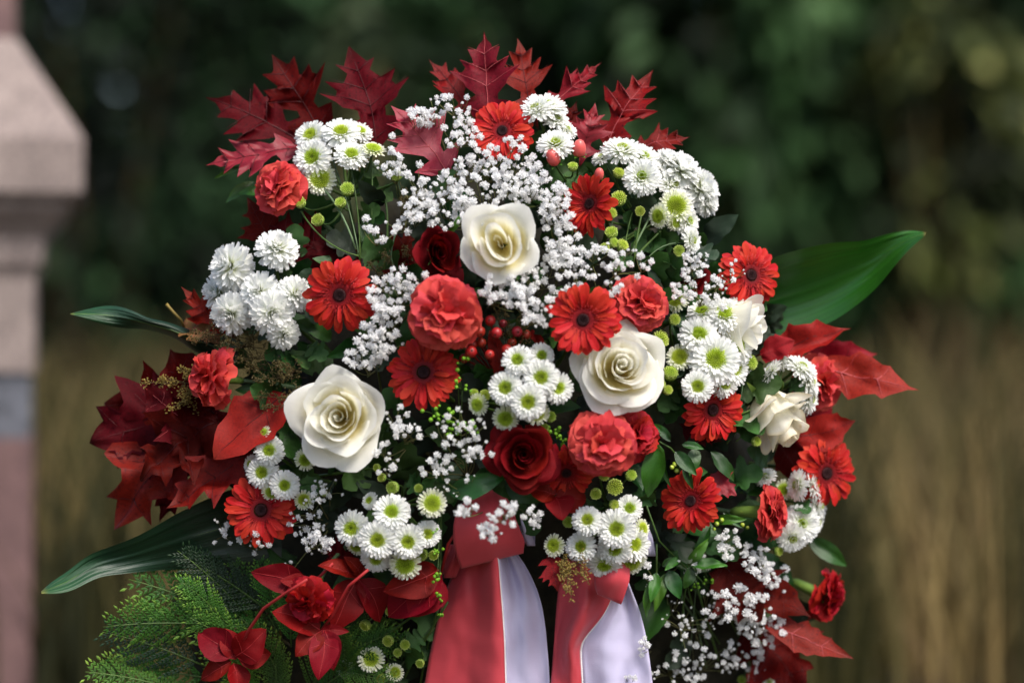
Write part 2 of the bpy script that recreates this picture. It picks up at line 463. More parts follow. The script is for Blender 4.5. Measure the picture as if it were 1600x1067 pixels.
# granite pillar at the left
PY = 1.25
ROT = math.radians(10.5)
k0 = 36.0 / FOC / 1600
cx, cy = (-150 - 800) * kpx(PY), PY + .2
gran = mat('granite', [(0, c(146, 132, 126)), (1, c(146, 132, 126))], .8, 0, 0, 0, 22, .22, bump=.6, bscale=200, blotch=(c(100, 88, 88), 130, .5, .66))
gran2 = mat('granite_rose', [(0, c(112, 86, 84)), (1, c(112, 86, 84))], .6, 0, 0, 0, 16, .25, bump=.4, bscale=200, blotch=(c(90, 68, 70), 110, .5, .66))
band = mat('slate_band', [(0, c(94, 96, 104)), (1, c(94, 96, 104))], .5, 0, 0, 0, 34, .7, bump=.6, bscale=120)
pil = thing('granite_pillar', 'weathered pinkish granite pillar with a sloped cap left of the wreath', 'pillar', Matrix.Translation((cx, cy, 0)) @ Matrix.Rotation(ROT, 4, 'Z'))


def sq(prof, rnd=.006):
    mb = MB()
    ring = []
    for sx, sy in ((1, 1), (-1, 1), (-1, -1), (1, -1)):
        ring.append((sx, sy))
    vs, fs = [], []
    for hw, z in prof:
        pts = []
        b = min(rnd, hw * .3)
        for (sx, sy), (ax, ay) in zip(ring, ((1, 0), (0, 1), (1, 0), (0, 1))):
            for q in range(3):
                a = q / 2 * PI / 2
                ca, sa = (math.cos(a), math.sin(a)) if ax else (math.sin(a), math.cos(a))
                pts.append((sx * (hw - b + b * ca), sy * (hw - b + b * sa), z))
        vs += pts
    n = 12
    for j in range(len(prof) - 1):
        for k in range(n):
            fs.append((j * n + k, j * n + (k + 1) % n, (j + 1) * n + (k + 1) % n, (j + 1) * n + k))
    fs.append(tuple(range(n - 1, -1, -1)))
    fs.append(tuple((len(prof) - 1) * n + k for k in range(n)))
    mb.add(vs, fs)
    return mb


def lv(px, py):                               # half width and height of a level whose front right edge shows at (px, py)
    A = (px - 800) * k0
    sc, dc = math.cos(ROT) + math.sin(ROT), math.cos(ROT) - math.sin(ROT)
    h = (A * (DIST + cy) - cx) / (sc + dc * A)
    return (h, ZC - (py - 533.5) * k0 * (DIST + cy - dc * h))


b0 = lv(50, 684)
obj('shaft', sq([(b0[0], 0), b0]).mesh('pillar_shaft', gran2, False), pil)
obj('band', sq([lv(47, 683.5), lv(47, 582)]).mesh('pillar_band', band, False), pil)
obj('neck', sq([lv(53, 581.5), lv(54, 436), lv(58, 424), lv(66, 412), lv(67, 392), lv(68, 372), lv(82, 352), lv(106, 326), lv(110, 310)]).mesh('pillar_neck', gran, False), pil)
obj('cap', sq([lv(122, 309.5), lv(130, 300), lv(131, 216), lv(27, 60)]).mesh('pillar_cap', gran, False), pil)
obj('upper_shaft', sq([lv(22, 59.5), lv(20, -420)]).mesh('pillar_upper', gran2, False), pil)

# ================================================================ FLOWER MESHES (shared by all copies)
def rnd(a, b): return R.uniform(a, b)


# ---- gerbera petals: lie along +Y from the origin, unit length
def gerbera_petal(seed, L=1.0, W=.105):
    q = random.Random(seed)
    droop, lift, wv, ph = q.uniform(.10, .26), q.uniform(.08, .2), q.uniform(-.03, .03), q.uniform(0, 6)
    tipn = q.uniform(.0, .03)
    mb = MB()

    def f(u, v):
        w = W * (.40 + .62 * math.sin(min(v / .72, 1) * PI / 2))
        if v > .80:
            w *= math.sqrt(max(0, 1 - ((v - .80) / .205) ** 2))
        y = v * L - (tipn if abs(u) < .2 and v > .95 else 0)
        z = lift * math.sin(v * PI * .55) - droop * v ** 2.4 + .22 * w * u * u - .05 * w * math.cos(u * PI * 2.0) + wv * math.sin(v * 5 + ph)
        return (u * w, y * (1 - .01 * abs(u)), z)
    mb.grid(f, 6, 9)
    return mb.mesh('gerbera_petal', M['gerbera'])


GP = [gerbera_petal(100 + i, 1.0, q) for i, q in enumerate((.114, .124, .134, .118, .128))]


def gerbera_disc(seed):
    q = random.Random(seed)
    mb = MB()                                   # fringe of fine florets round a dark eye
    for i in range(330):
        t = (i / 330) ** .5
        r = .17 + .25 * t
        a = i * 2.39996 + q.uniform(-.1, .1)
        z = .05 + .075 * math.sin(t * PI) - .02 * t
        out = .12 * t + q.uniform(-.03, .05)
        b = Vector((r * math.cos(a), r * math.sin(a), z - .05))
        tip = b + Vector((math.cos(a) * out, math.sin(a) * out, q.uniform(.06, .11)))
        s = .015
        sd = Vector((-math.sin(a), math.cos(a), 0)) * s
        rr = Vector((math.cos(a), math.sin(a), 0)) * s
        cf = min(1, q.uniform(.5, .9) + .3 * t)
        mb.add([b + sd, b - sd, b + rr, tip], [(0, 3, 2), (2, 3, 1), (1, 3, 0)], [(.5, .35), (.5, .35), (.5, .35), (.5, cf)])
    mb.lathe([(.14, .04), (.2, .05), (.3, .035), (.42, .0), (.40, -.06)], 20)
    return mb.mesh('gerbera_disc', M['gerbera_disc'])


def gerbera_core(seed):
    q = random.Random(seed)
    mb = MB()
    mb.lathe([(.001, .04), (.08, .055), (.14, .07), (.17, .06), (.18, .0)], 20)
    for i in range(90):
        r = .165 * (i / 90) ** .5
        a = i * 2.39996
        p = Vector((r * math.cos(a), r * math.sin(a), .045 + .02 * r / .2))
        s = .014
        mb.add([p + Vector((s, 0, 0)), p + Vector((0, s, 0)), p + Vector((-s, 0, 0)), p + Vector((0, -s, 0)), p + Vector((0, 0, .03 + q.uniform(0, .02)))],
               [(0, 1, 4), (1, 2, 4), (2, 3, 4), (3, 0, 4)], [(0, .4)] * 4 + [(0, 1.)])
    return mb.mesh('gerbera_core', M['gerbera_core'])


GD = [gerbera_disc(5), gerbera_disc(6)]
GC = [gerbera_core(5)]


def gerbera_cup():
    mb = MB()
    mb.lathe([(.06, -.34), (.16, -.28), (.26, -.16), (.34, -.03), (.33, .0)], 16)
    return mb.mesh('gerbera_calyx', M['calyx'])


GCUP = gerbera_cup()


def stem_to(parent, p, n, r, root=None, mt='stem', length=None, name='stem'):
    """a stem leaving a flower head backwards and bending in towards the middle of the wreath; parent sits at identity"""
    p, n = Vector(p), Vector(n).normalized()
    if root is None:
        cen = at(790, 700, 0.17)
        root = p.lerp(cen, .5)
        root.y = max(p.y + .11, .12)
    ctrl = p - n * (length or .07)
    mb = MB()
    mb.tube(bez(p, ctrl, root, 9), r, r * 1.1, 6)
    return obj(name, mb.mesh(name, M[mt]), parent)


def gerbera(px, py, rpx, n, label, dY=0., seed=0, roll=0., cup=0., lost=()):
    q = random.Random(seed + 900)
    Y = dome(px, py) + dY
    r = rpx * kpx(Y)
    p = at(px, py, Y)
    n = Vector(n).normalized()
    t = thing('gerbera', label, 'gerbera', Matrix.Translation(p), 'red gerberas in the wreath')
    F = frame(n, roll)
    S = Matrix.Scale(r, 4)
    cup = cup or q.uniform(-5, 9)
    dn, ds = q.choice((-2, -1, 0, 1, 2)), q.uniform(.92, 1.1)
    for ring, (cnt, ln, el, z0, r0) in enumerate(((24, .80, -2 + cup, -.05, .24), (22, .72, 7 + cup, .0, .26), (16, .50, 16 + cup, .035, .28))):
        cnt += dn
        for i in range(cnt):
            az = 2 * PI * (i + .5 * (ring % 2)) / cnt + q.gauss(0, .085)
            s = ln * q.uniform(.88, 1.06)
            m = F @ S @ Matrix.Rotation(az, 4, 'Z') @ Matrix.Translation((0, r0, z0)) @ Matrix.Rotation(math.radians(el + q.gauss(0, 4.5)), 4, 'X') \
                @ Matrix.Rotation(q.gauss(0, .10), 4, 'Y') @ Matrix.Rotation(q.gauss(0, .05), 4, 'Z') @ Matrix.Diagonal((s * q.uniform(.95, 1.2) * (1.1 if ring < 2 else .95), s, s, 1))
            obj('petal', GP[q.randrange(5)], t, m)
    DS = Matrix.Diagonal((1.28 * ds, 1.28 * ds, 1.15, 1))
    obj('disc', GD[seed % 2], t, F @ S @ DS)
    obj('core', GC[0], t, F @ S @ Matrix.Diagonal((.95, .95, 1.2, 1)))
    obj('calyx', GCUP, t, F @ S)
    b = p - n * r * .3
    st = stem_to(t, b, n, .0024)
    st.matrix_basis = Matrix.Translation(-p)
    return t


# ---- rose
def rose_meshes(seed, mt, layers, wob=.02, squash=None):
    """layers: (count, rim radius from, to, rim height from, to, half span from, to, roll, point)"""
    q = random.Random(seed)
    out = []
    idx = 0
    for li, (n, ra, rb, za, zb, da, db, roll0, pt) in enumerate(layers):
        ofs = q.uniform(0, 6)
        for i in range(n):
            t = i / max(1, n - 1)
            idx += 1
            th = idx * 2.39996 + q.uniform(-.5, .5) if li == 0 else ofs + 2 * PI * i / n + (i % 2) * .12 + q.uniform(-.18, .18)
            Rr = (ra + (rb - ra) * t) * q.uniform(.96, 1.05)
            Zr = za + (zb - za) * t + q.uniform(-.04, .04)
            Rb = .04 + .10 * li / max(1, len(layers) - 1)
            D = (da + (db - da) * t) * q.uniform(.93, 1.08)
            roll = roll0 * q.uniform(.7, 1.3)
            lean = q.uniform(.12, .32) * (1 if li == 0 else .55 if li == 1 else .2)
            pk = pt * q.uniform(.7, 1.25)
            ph = q.uniform(0, 7)
            asym = q.uniform(-.12, .12)
            sq_ = 1 if not squash else squash[li]

            def f(u, v, th=th, Rr=Rr, Zr=Zr, Rb=Rb, D=D, roll=roll, lean=lean, pk=pk, ph=ph, asym=asym, sq_=sq_):
                uu = abs(u - asym * v)
                ve = v * (1 - .16 * min(1, uu) ** 3)
                Rv = Rb + (Rr - Rb) * (1 - (1 - ve) ** 2.3) * (.92 + .08 * ve)
                Zv = -.30 + (Zr + .30) * ve ** 1.3
                if ve > .66:
                    k = (ve - .66) / .34
                    Rv += roll * k * k * .16
                    Zv -= roll * k * k * (.10 + .26 * min(1, uu) ** 1.4)
                Rv *= (1 + lean * u) * (1 + pk * ve ** 4 * (max(0, 1 - 1.25 * uu) - .35))
                Rv *= 1 + wob * math.sin(3 * u + ph + 3 * ve) * ve
                Zv += wob * .7 * math.sin(4 * u + ph * 1.7) * ve * ve
                nz = noise.noise((u * 2.2 + ph * 3, ve * 2.0, ph)) * .05 + noise.noise((u * 5 + ph * 3, ve * 1.6, ph + 9)) * .025
                Rv += nz * ve * (.4 + Rr); Zv += nz * ve * .8
                a = th + u * D * (.5 + .5 * min(1, ve * 1.6) ** .8)
                return (Rv * math.cos(a) * sq_, Rv * math.sin(a), Zv)
            mb = MB()
            mb.grid(f, 16, 12)
            out.append(mb.mesh('rose_petal', mt))
    return out


def sepals(seed, mt='calyx'):
    q = random.Random(seed)
    mb = MB()
    mb.lathe([(.05, -.62), (.12, -.58), (.17, -.48), (.14, -.36), (.12, -.28)], 12)
    for k in range(5):
        a = k * 2 * PI / 5 + q.uniform(-.15, .15)
        dr = q.uniform(.2, .5)

        def f(u, v, a=a, dr=dr):
            rr, z = .12 + .55 * v, -.33 + .1 * v - dr * v * v
            ww = .11 * (1 - v) ** .8 * (.6 + v)
            return (rr * math.cos(a) - u * ww * math.sin(a), rr * math.sin(a) + u * ww * math.cos(a), z)
        mb.grid(f, 2, 5)
    return mb.mesh('rose_sepals', M[mt])


ROSE = {}


def rose(px, py, rpx, n, label, style='w', dY=0., roll=0., squash=1., seed=1, cat='rose', group='white roses in the wreath', stem=True):
    Y = dome(px, py) + dY
    r = rpx * kpx(Y)
    p = at(px, py, Y)
    n = Vector(n).normalized()
    t = thing('rose', label, cat, Matrix.Translation(p), group)
    F = frame(n, roll)
    key = style
    if key not in ROSE:
        ROSE[key] = {
            'w': lambda: rose_meshes(11, M['rose_white'], [(7, .035, .36, .56, .70, 2.0, 1.3, .12, .04), (4, .40, .50, .76, .70, 1.25, 1.1, .35, .16), (5, .58, .68, .60, .50, 1.15, 1.05, .9, .20), (5, .80, .84, .34, .24, 1.12, 1.06, 1.0, .26)], .03),
            'w2': lambda: rose_meshes(29, M['rose_white'], [(9, .03, .40, .62, .74, 2.0, 1.2, .15, .05), (5, .42, .52, .78, .70, 1.15, 1.0, .45, .16), (5, .58, .70, .60, .48, 1.1, 1.05, 1.0, .18), (5, .80, .84, .32, .20, 1.08, 1.04, 1.1, .24)], .035),
            'w3': lambda: rose_meshes(36, M['rose_white'], [(3, .05, .20, .36, .44, 1.9, 1.7, .1, .0), (3, .42, .48, .80, .76, 1.45, 1.35, .4, .08), (4, .58, .68, .66, .56, 1.2, 1.1, .7, .14), (5, .80, .84, .40, .26, 1.1, 1.05, 1.0, .26)], .03, (.5, .6, .84, 1)),
            'bud': lambda: rose_meshes(45, M['rose_aged'], [(6, .06, .28, 1.05, 1.12, 1.8, 1.3, .2, .0), (4, .40, .48, 1.1, 1.0, 1.1, 1.0, .8, .15), (4, .56, .66, .9, .78, .95, .9, 1.4, .28), (3, .68, .76, .66, .5, .9, .8, 1.6, .3)], .05),
            'bud2': lambda: rose_meshes(48, M['rose_white'], [(6, .06, .28, 1.05, 1.10, 1.8, 1.3, .2, .0), (4, .40, .48, 1.08, 1.0, 1.2, 1.1, .6, .10), (4, .56, .64, .95, .85, 1.05, 1.0, 1.0, .2)], .03),
            'd': lambda: rose_meshes(57, M['rose_red'], [(10, .06, .38, .64, .74, 1.9, 1.2, .2, .0), (6, .46, .64, .70, .54, 1.0, .9, .7, .06), (5, .74, .86, .42, .30, .85, .8, 1.1, .12), (5, .92, 1.0, .14, .02, .78, .72, 1.3, .16)]),
            'd2': lambda: rose_meshes(63, M['rose_red'], [(6, .10, .34, .66, .78, 1.9, 1.3, .2, .0), (5, .44, .60, .78, .66, 1.0, .9, .6, .12), (5, .72, .92, .5, .3, .9, .8, 1.0, .16)], .06, (.7, .8, .95))}[key]()
    for me in ROSE[key]:
        obj('petal', me, t, F @ Matrix.Diagonal((r * squash, r, r, 1)))
    obj('sepals', sepals(seed), t, F @ Matrix.Scale(r, 4))
    if stem:
        st = stem_to(t, p - n * r * .6, n, .003, mt='stem')
        st.matrix_basis = Matrix.Translation(-p)
    return t


# ---- carnation
def carn_petal(seed, mt):
    q = random.Random(seed)
    ph, am, k = q.uniform(0, 7), q.uniform(.05, .10), q.uniform(4, 8)
    zig = [q.uniform(-.03, .03) for _ in range(20)]
    mb = MB()

    def f(u, v):
        a = u * math.radians(44) * (.35 + .65 * v)
        rad = v * (1 - .13 * u * u)
        if v > .99:
            rad += zig[int((u + 1) * 7)] + (.012 if int((u + 1) * 7.01) % 2 else -.012)
        x, y = rad * math.sin(a) * 1.05, rad * math.cos(a)
        z = am * v ** 1.6 * math.sin(k * u + ph) + .032 * v * v * math.sin(2.7 * k * u + ph * 2) + .10 * math.sin(v * PI) - .16 * v ** 3 + .06 * u * u * v
        return (x, y, z)
    mb.grid(f, 14, 8)
    return mb.mesh('carnation_petal', mt)


CP = {'carnation': [carn_petal(200 + i, M['carnation']) for i in range(6)],
      'carnation_dark': [carn_petal(220 + i, M['carnation_dark']) for i in range(4)]}


def carn_calyx():
    mb = MB()
    mb.lathe([(.05, -1.35), (.10, -1.3), (.17, -1.12), (.19, -.8), (.21, -.5), (.24, -.2), (.27, -.02)], 12)
    for k in range(5):
        a = k * 2 * PI / 5

        def f(u, v, a=a):
            rr, z = .26 + .06 * v, -.04 + .24 * v
            b = a + u * .5 * (1 - v)
            return (rr * math.cos(b), rr * math.sin(b), z)
        mb.grid(f, 3, 3)
    for k in range(4):                          # the small scales at its foot
        a = k * PI / 2

        def f2(u, v, a=a):
            rr, z = .15 + .04 * v, -1.2 + .36 * v
            b = a + u * .9 * (1 - v * v)
            return (rr * math.cos(b), rr * math.sin(b), z)
        mb.grid(f2, 3, 3)
    return mb.mesh('carnation_calyx', M['calyx'])


CCAL = carn_calyx()


def carnation(px, py, rpx, n, label, dY=0., seed=0, dark=False, root=None, depth=1., count=36, mt='stem_blue', cal=1.0):
    q = random.Random(seed + 333)
    Y = dome(px, py) + dY
    r = rpx * kpx(Y)
    p = at(px, py, Y)
    n = Vector(n).normalized()
    t = thing('carnation', label, 'carnation', Matrix.Translation(p), 'red carnations in the wreath')
    F = frame(n, q.uniform(0, 6)) @ Matrix.Diagonal((r, r, r * depth, 1))
    ms = CP['carnation_dark' if dark else 'carnation']
    for i in range(count):
        f = i / (count - 1)
        el = -8 + 92 * f ** 1.25 + q.gauss(0, 5)
        ln = (1.0 - .22 * f) * q.uniform(.93, 1.06)
        off = .02 + .10 * f
        m = F @ Matrix.Rotation(i * 2.39996 + q.gauss(0, .2), 4, 'Z') @ Matrix.Translation((0, off * (1 if f < .6 else .4), -.1 + .06 * f)) \
            @ Matrix.Rotation(math.radians(el), 4, 'X') @ Matrix.Rotation(q.gauss(0, .2 + .6 * f), 4, 'Y') @ Matrix.Scale(ln, 4)
        obj('petal', ms[q.randrange(len(ms))], t, m)
    obj('calyx', CCAL, t, frame(n) @ Matrix.Translation((0, 0, -.05 * r)) @ Matrix.Scale(r * cal, 4))
    b = p - n * r * 1.3 * cal
    st = stem_to(t, b, n, .0022, root=root, mt=mt, length=.03)
    st.matrix_basis = Matrix.Translation(-p)
    return t


# ---- chrysanthemum blooms
def mum_petal(mb, M4, w, cup, tip, uvlo=0.):
    def f(u, v):
        ww = w * (.55 + .45 * math.sin(min(v / .7, 1) * PI / 2))
        if v > .8:
            ww *= (1 - ((v - .8) / .2) ** 2 * .45)
        y = v * (1 - .05 * u * u * 0) - (.05 if abs(u) < .1 and v > .99 else 0)
        z = cup * u * u * ww + tip * v * v
        return M4 @ Vector((u * ww, y, z))
    mb.grid(f, 2, 4, 0, lambda u, v: (u * .5 + .5, uvlo + (1 - uvlo) * v))


def mum_bloom(seed, rings, mt, jit=1.):
    q = random.Random(seed)
    mb = MB()
    for cnt, ln, el, r0, z0, w in rings:
        for i in range(cnt):
            az = 2 * PI * (i + .5 * q.random()) / cnt
            s = ln * q.uniform(.9, 1.06)
            m = Matrix.Rotation(az, 4, 'Z') @ Matrix.Translation((0, r0, z0)) @ Matrix.Rotation(math.radians(el + q.gauss(0, 6 * jit)), 4, 'X') \
                @ Matrix.Rotation(q.gauss(0, .15), 4, 'Y') @ Matrix.Rotation(q.gauss(0, .06), 4, 'Z') @ Matrix.Scale(s, 4)
            mum_petal(mb, m, w / max(s, .2), .5, q.uniform(-.12, .12))
    return mb.mesh('chrysanthemum_bloom', mt)


def mum_centre(seed, r, dome_, dimple):
    q = random.Random(seed)
    mb = MB()
    mb.lathe([(.001, dome_ * .5), (r * .5, dome_ * .7), (r * .9, .05), (r * 1.0, -.03)], 14, 1)
    n = 105
    for i in range(n):
        t = ((i + .5) / n) ** .5
        a = i * 2.39996
        rr = r * t
        z = dome_ * (1 - .55 * t * t) * (1 - dimple * math.exp(-(t / .3) ** 2))
        nrm = Vector((math.cos(a) * (t - .25), math.sin(a) * (t - .25), .9)).normalized()
        p = Vector((rr * math.cos(a), rr * math.sin(a), z - .06))
        s = r * .075 * (1 + .35 * t)
        x = nrm.orthogonal().normalized() * s
        y = nrm.cross(x)
        h = nrm * (.12 + .08 * t)
        vs = [p + x, p + y, p - x, p - y] + [p + h + d * .8 for d in (x, y, -x, -y)] + [p + h * 1.12]
        cc = min(1, .25 + .55 * t + q.uniform(-.1, .2))
        fs = [(k, (k + 1) % 4, 4 + (k + 1) % 4, 4 + k) for k in range(4)] + [(4 + k, 4 + (k + 1) % 4, 8) for k in range(4)]
        mb.add(vs, fs, [(.5, cc * .5)] * 4 + [(.5, cc)] * 5, 0)
    return mb.mesh('chrysanthemum_centre', [M['mum_centre'], M['mum_eye']])


def mum_calyx():
    mb = MB()
    mb.lathe([(.05, -.36), (.16, -.32), (.30, -.22), (.40, -.10), (.44, -.04)], 12)
    return mb.mesh('chrysanthemum_calyx', M['calyx'])


RB = [(28, .68, -10, .33, -.04, .085), (27, .66, 2, .33, -.01, .085), (26, .60, 14, .32, .03, .080), (24, .50, 28, .30, .07, .075), (20, .36, 44, .28, .09, .065)]
RC = RB + [(16, .26, 58, .2, .13, .07), (10, .2, 72, .1, .16, .06)]
RY = [(24, .58, -2, .42, -.02, .085), (24, .50, 16, .42, .02, .08), (22, .36, 34, .40, .06, .07)]
RP = [(24, .78, -28, .2, -.06, .12), (24, .78, -8, .22, .0, .12), (22, .74, 10, .22, .06, .12), (20, .68, 27, .2, .12, .12),
      (17, .62, 43, .16, .18, .11), (13, .55, 58, .12, .22, .11), (9, .5, 73, .06, .25, .10), (6, .45, 84, .03, .27, .09)]
BLOOM = {'b': [mum_bloom(300 + i, RB, M['mum']) for i in range(4)],
         'y': [mum_bloom(320 + i, RY, M['mum_young']) for i in range(2)],
         'c': [mum_bloom(330 + i, RC, M['mum']) for i in range(3)],
         'p': [mum_bloom(340 + i, RP, M['mum'], 1.3) for i in range(3)],
         'q': [mum_bloom(345 + i, RP, M['mum'], 1.3) for i in range(2)]}
CENT = {'c': [mum_centre(420, .15, .3, .6)], 'b': [mum_centre(400, .33, .19, .9), mum_centre(401, .30, .19, .6), mum_centre(402, .36, .20, 1.)],
        'y': [mum_centre(410, .47, .24, .8), mum_centre(411, .46, .22, .4)]}
MCAL = mum_calyx()


def mum_bud(seed):
    q = random.Random(seed)
    mb = MB()
    mb.lathe([(.18, -.75), (.6, -.6), (.95, -.2), (1.0, .1), (.86, .34)], 12, 1)
    for i in range(60):
        t = ((i + .5) / 60) ** .5
        a = i * 2.39996
        p = Vector((.92 * t * math.cos(a), .92 * t * math.sin(a), .34 + .30 * (1 - t * t) - .22 * math.exp(-(t / .3) ** 2)))
        s = .13
        o = Vector((math.cos(a), math.sin(a), 0))
        sd = Vector((-math.sin(a), math.cos(a), 0))
        h = Vector((0, 0, .2)) + o * .12 * t
        vs = [p + o * s, p + sd * s, p - o * s, p - sd * s] + [p + h + d * s * .7 for d in (o, sd, -o, -sd)]
        mb.add(vs, [(k, (k + 1) % 4, 4 + (k + 1) % 4, 4 + k) for k in range(4)] + [(4, 5, 6, 7)], [(.5, .3)] * 4 + [(.5, min(1, .5 + .5 * t))] * 4, 0)
    for i in range(20):
        az = 2 * PI * i / 20 + q.gauss(0, .06)
        m = Matrix.Rotation(az, 4, 'Z') @ Matrix.Translation((0, .72, .22)) @ Matrix.Rotation(math.radians(q.uniform(40, 62)), 4, 'X') @ Matrix.Scale(.55, 4)
        mum_petal(mb, m, .26, .5, .3, .6)
    return mb.mesh('chrysanthemum_bud', [M['bud'], M['calyx']])


BUD = [mum_bud(500), mum_bud(501)]


# ---- leaves
def outline_leaf(prof, nx=4):
    """prof: (x,y) points of one side, base to tip; returns unit verts (x,y), faces"""
    anch, last = [], 0
    for x, y in prof:
        a = max(last, y - .5 * x)
        anch.append(a); last = a
    vs, fs, idx = [], [], {}
    n = len(prof)
    for sgn in (1, -1):
        rows = []
        for i, (x, y) in enumerate(prof):
            row = []
            for k in range(nx + 1):
                t = k / nx
                if k == 0:
                    key = (i,)
                    if key not in idx:
                        idx[key] = len(vs); vs.append((0, anch[i]))
                    row.append(idx[key])
                else:
                    row.append(len(vs)); vs.append((sgn * x * t, anch[i] + (y - anch[i]) * t ** .85))
            rows.append(row)
        for i in range(n - 1):
            for k in range(nx):
                f = (rows[i][k], rows[i][k + 1], rows[i + 1][k + 1], rows[i + 1][k])
                fs.append(f if sgn > 0 else f[::-1])
    return vs, fs


OAK = [(0, 0), (.03, .08), (.08, .15), (.20, .21), (.34, .33), (.24, .345), (.13, .37), (.13, .42), (.25, .50), (.31, .54), (.47, .67), (.33, .64), (.28, .66), (.34, .77), (.20, .71), (.14, .73),
       (.15, .78), (.22, .89), (.12, .86), (.08, .90), (.03, .97), (0, 1.04)]
SOFT = [(0, 0), (.06, .05), (.18, .09), (.32, .18), (.37, .30), (.38, .36), (.47, .44), (.39, .48), (.36, .58), (.30, .65), (.335, .74), (.22, .79), (.13, .88), (.05, .95), (0, 1.03)]
MUML = [(0, 0), (.03, .08), (.10, .16), (.24, .22), (.32, .32), (.30, .38), (.20, .42), (.22, .48), (.36, .54), (.40, .64), (.34, .69), (.22, .70), (.22, .76), (.25, .84), (.18, .92), (.08, .98), (0, 1.)]
MAPLE = [(0, 0), (.05, .03), (.16, .02), (.30, .0), (.27, .07), (.36, .13), (.50, .22), (.42, .29), (.33, .33), (.42, .40), (.53, .47), (.66, .60), (.50, .58), (.38, .60), (.27, .60), (.24, .66), (.30, .74), (.34, .83), (.20, .81), (.12, .88), (.04, .96), (0, 1.)]


def oval(w, tipy=.6):
    pts = [(0, 0)]
    for i in range(1, 12):
        y = i / 12
        yy = y ** (math.log(.5) / math.log(1 - tipy)) if tipy else y
        pts.append((w * math.sin(PI * y ** .8) ** (.8), y))
    return pts + [(0, 1.)]


def leaf_mesh(name, prof, seed, L, W, mt, fold=.12, crumple=.05, bend=.12, curl=.0, veinmt=None, jitter=.12, nx=4, vein_r=.004, twist=0., stalk=0.):
    q = random.Random(seed)
    pr = []
    for x, y in prof:
        pr.append((x * W * (1 + q.gauss(0, jitter) * .6), y + (q.gauss(0, jitter * .10) if 0 < y < 1 else 0)))
    vs, fs = outline_leaf(pr, nx)
    sa, sb = q.uniform(0, 50), q.uniform(-.05, .05)

    def de(x, y, lift=0.):
        z = fold * abs(x) + crumple * (noise.noise((x * 5 + sa, y * 4, 0)) * 1.0 + .5 * noise.noise((x * 11 + sa, y * 9, 5)))
        z += bend * (y * y - y) * -1 - bend * .4 * y ** 3 + curl * max(0, abs(x) - .12) ** 1.5 * 3
        xx = x + sb * math.sin(y * 4)
        tw = twist * (y - .3)
        X, Z = xx * math.cos(tw) - z * math.sin(tw), xx * math.sin(tw) + z * math.cos(tw)
        return Vector((X * L, y * L, (Z + lift) * L))
    mb = MB()
    mb.add([de(x, y) for x, y in vs], fs, [(x + .5, y) for x, y in vs])
    me = mb.mesh(name, mt)
    vm = None
    if veinmt:
        vb = MB()
        vb.tube([de(0, i / 14, .004) for i in range(15)], vein_r * L * 1.3, vein_r * L * .4, 4)
        for i in range(2, len(prof) - 2):
            x, y = prof[i]
            if x > prof[i - 1][0] and x >= prof[i + 1][0] and x > .18:   # a lobe tip
                for sg in (1, -1):
                    xa = x * W * sg
                    a = max(.02, y - .5 * x * W)
                    vb.tube([de(xa * t * .93, a + (y - a) * t ** .85 * .97, .004) for t in [k / 7 for k in range(8)]], vein_r * L * .8, vein_r * L * .25, 4)
        if stalk:
            vb.tube([de(0, 0), de(0, 0) + Vector((0, -stalk * .5 * L, -.03 * L)), de(0, 0) + Vector((.05 * L, -stalk * L, -.12 * L))], vein_r * L * 1.6, vein_r * L * 1.6, 5)
        vm = vb.mesh('vein', M[veinmt])
    return me, vm


def put_leaf(parent, me, b, t, tilt=(0, 0), vm=None, name='leaf', scale=True, L=1.0):
    """base b to tip t in world, normal roughly at the viewer, tilted sideways/upwards"""
    b, t = Vector(b), Vector(t)
    y = (t - b)
    s = y.length / L
    y.normalize()
    n = Vector((tilt[0], -1, tilt[1]))
    n = (n - y * n.dot(y)).normalized()
    x = y.cross(n)
    m = Matrix.Translation(b) @ Matrix((x, y, n)).transposed().to_4x4() @ Matrix.Scale(s, 4)
    o = obj(name, me, parent, m)
    if vm:
        obj('vein', vm, o)
    return o


# ================================================================ SPRAYS
def inv(t): return t.matrix_basis.inverted()


LM = [leaf_mesh('leaf', MUML, 600 + i, 1., 1., M['leaf_mum'], .15, .07, .15, .2, jitter=.1, nx=3)[0] for i in range(3)]
LG = [leaf_mesh('leaf', oval(.22 + .05 * i, .55), 610 + i, 1., 1., M['leaf_gloss'], .22, .04, .25, .1, jitter=.03, nx=3)[0] for i in range(3)]
LB = [leaf_mesh('leaf', oval(.24, .6), 620 + i, 1., 1., M['leaf_bright'], .2, .05, .25, .25, jitter=.04, nx=3)[0] for i in range(3)]
LD = [leaf_mesh('leaf', MUML if i < 2 else oval(.26, .55), 630 + i, 1., 1., M['leaf_dull'], .15, .07, .2, .1, jitter=.1, nx=2)[0] for i in range(4)]


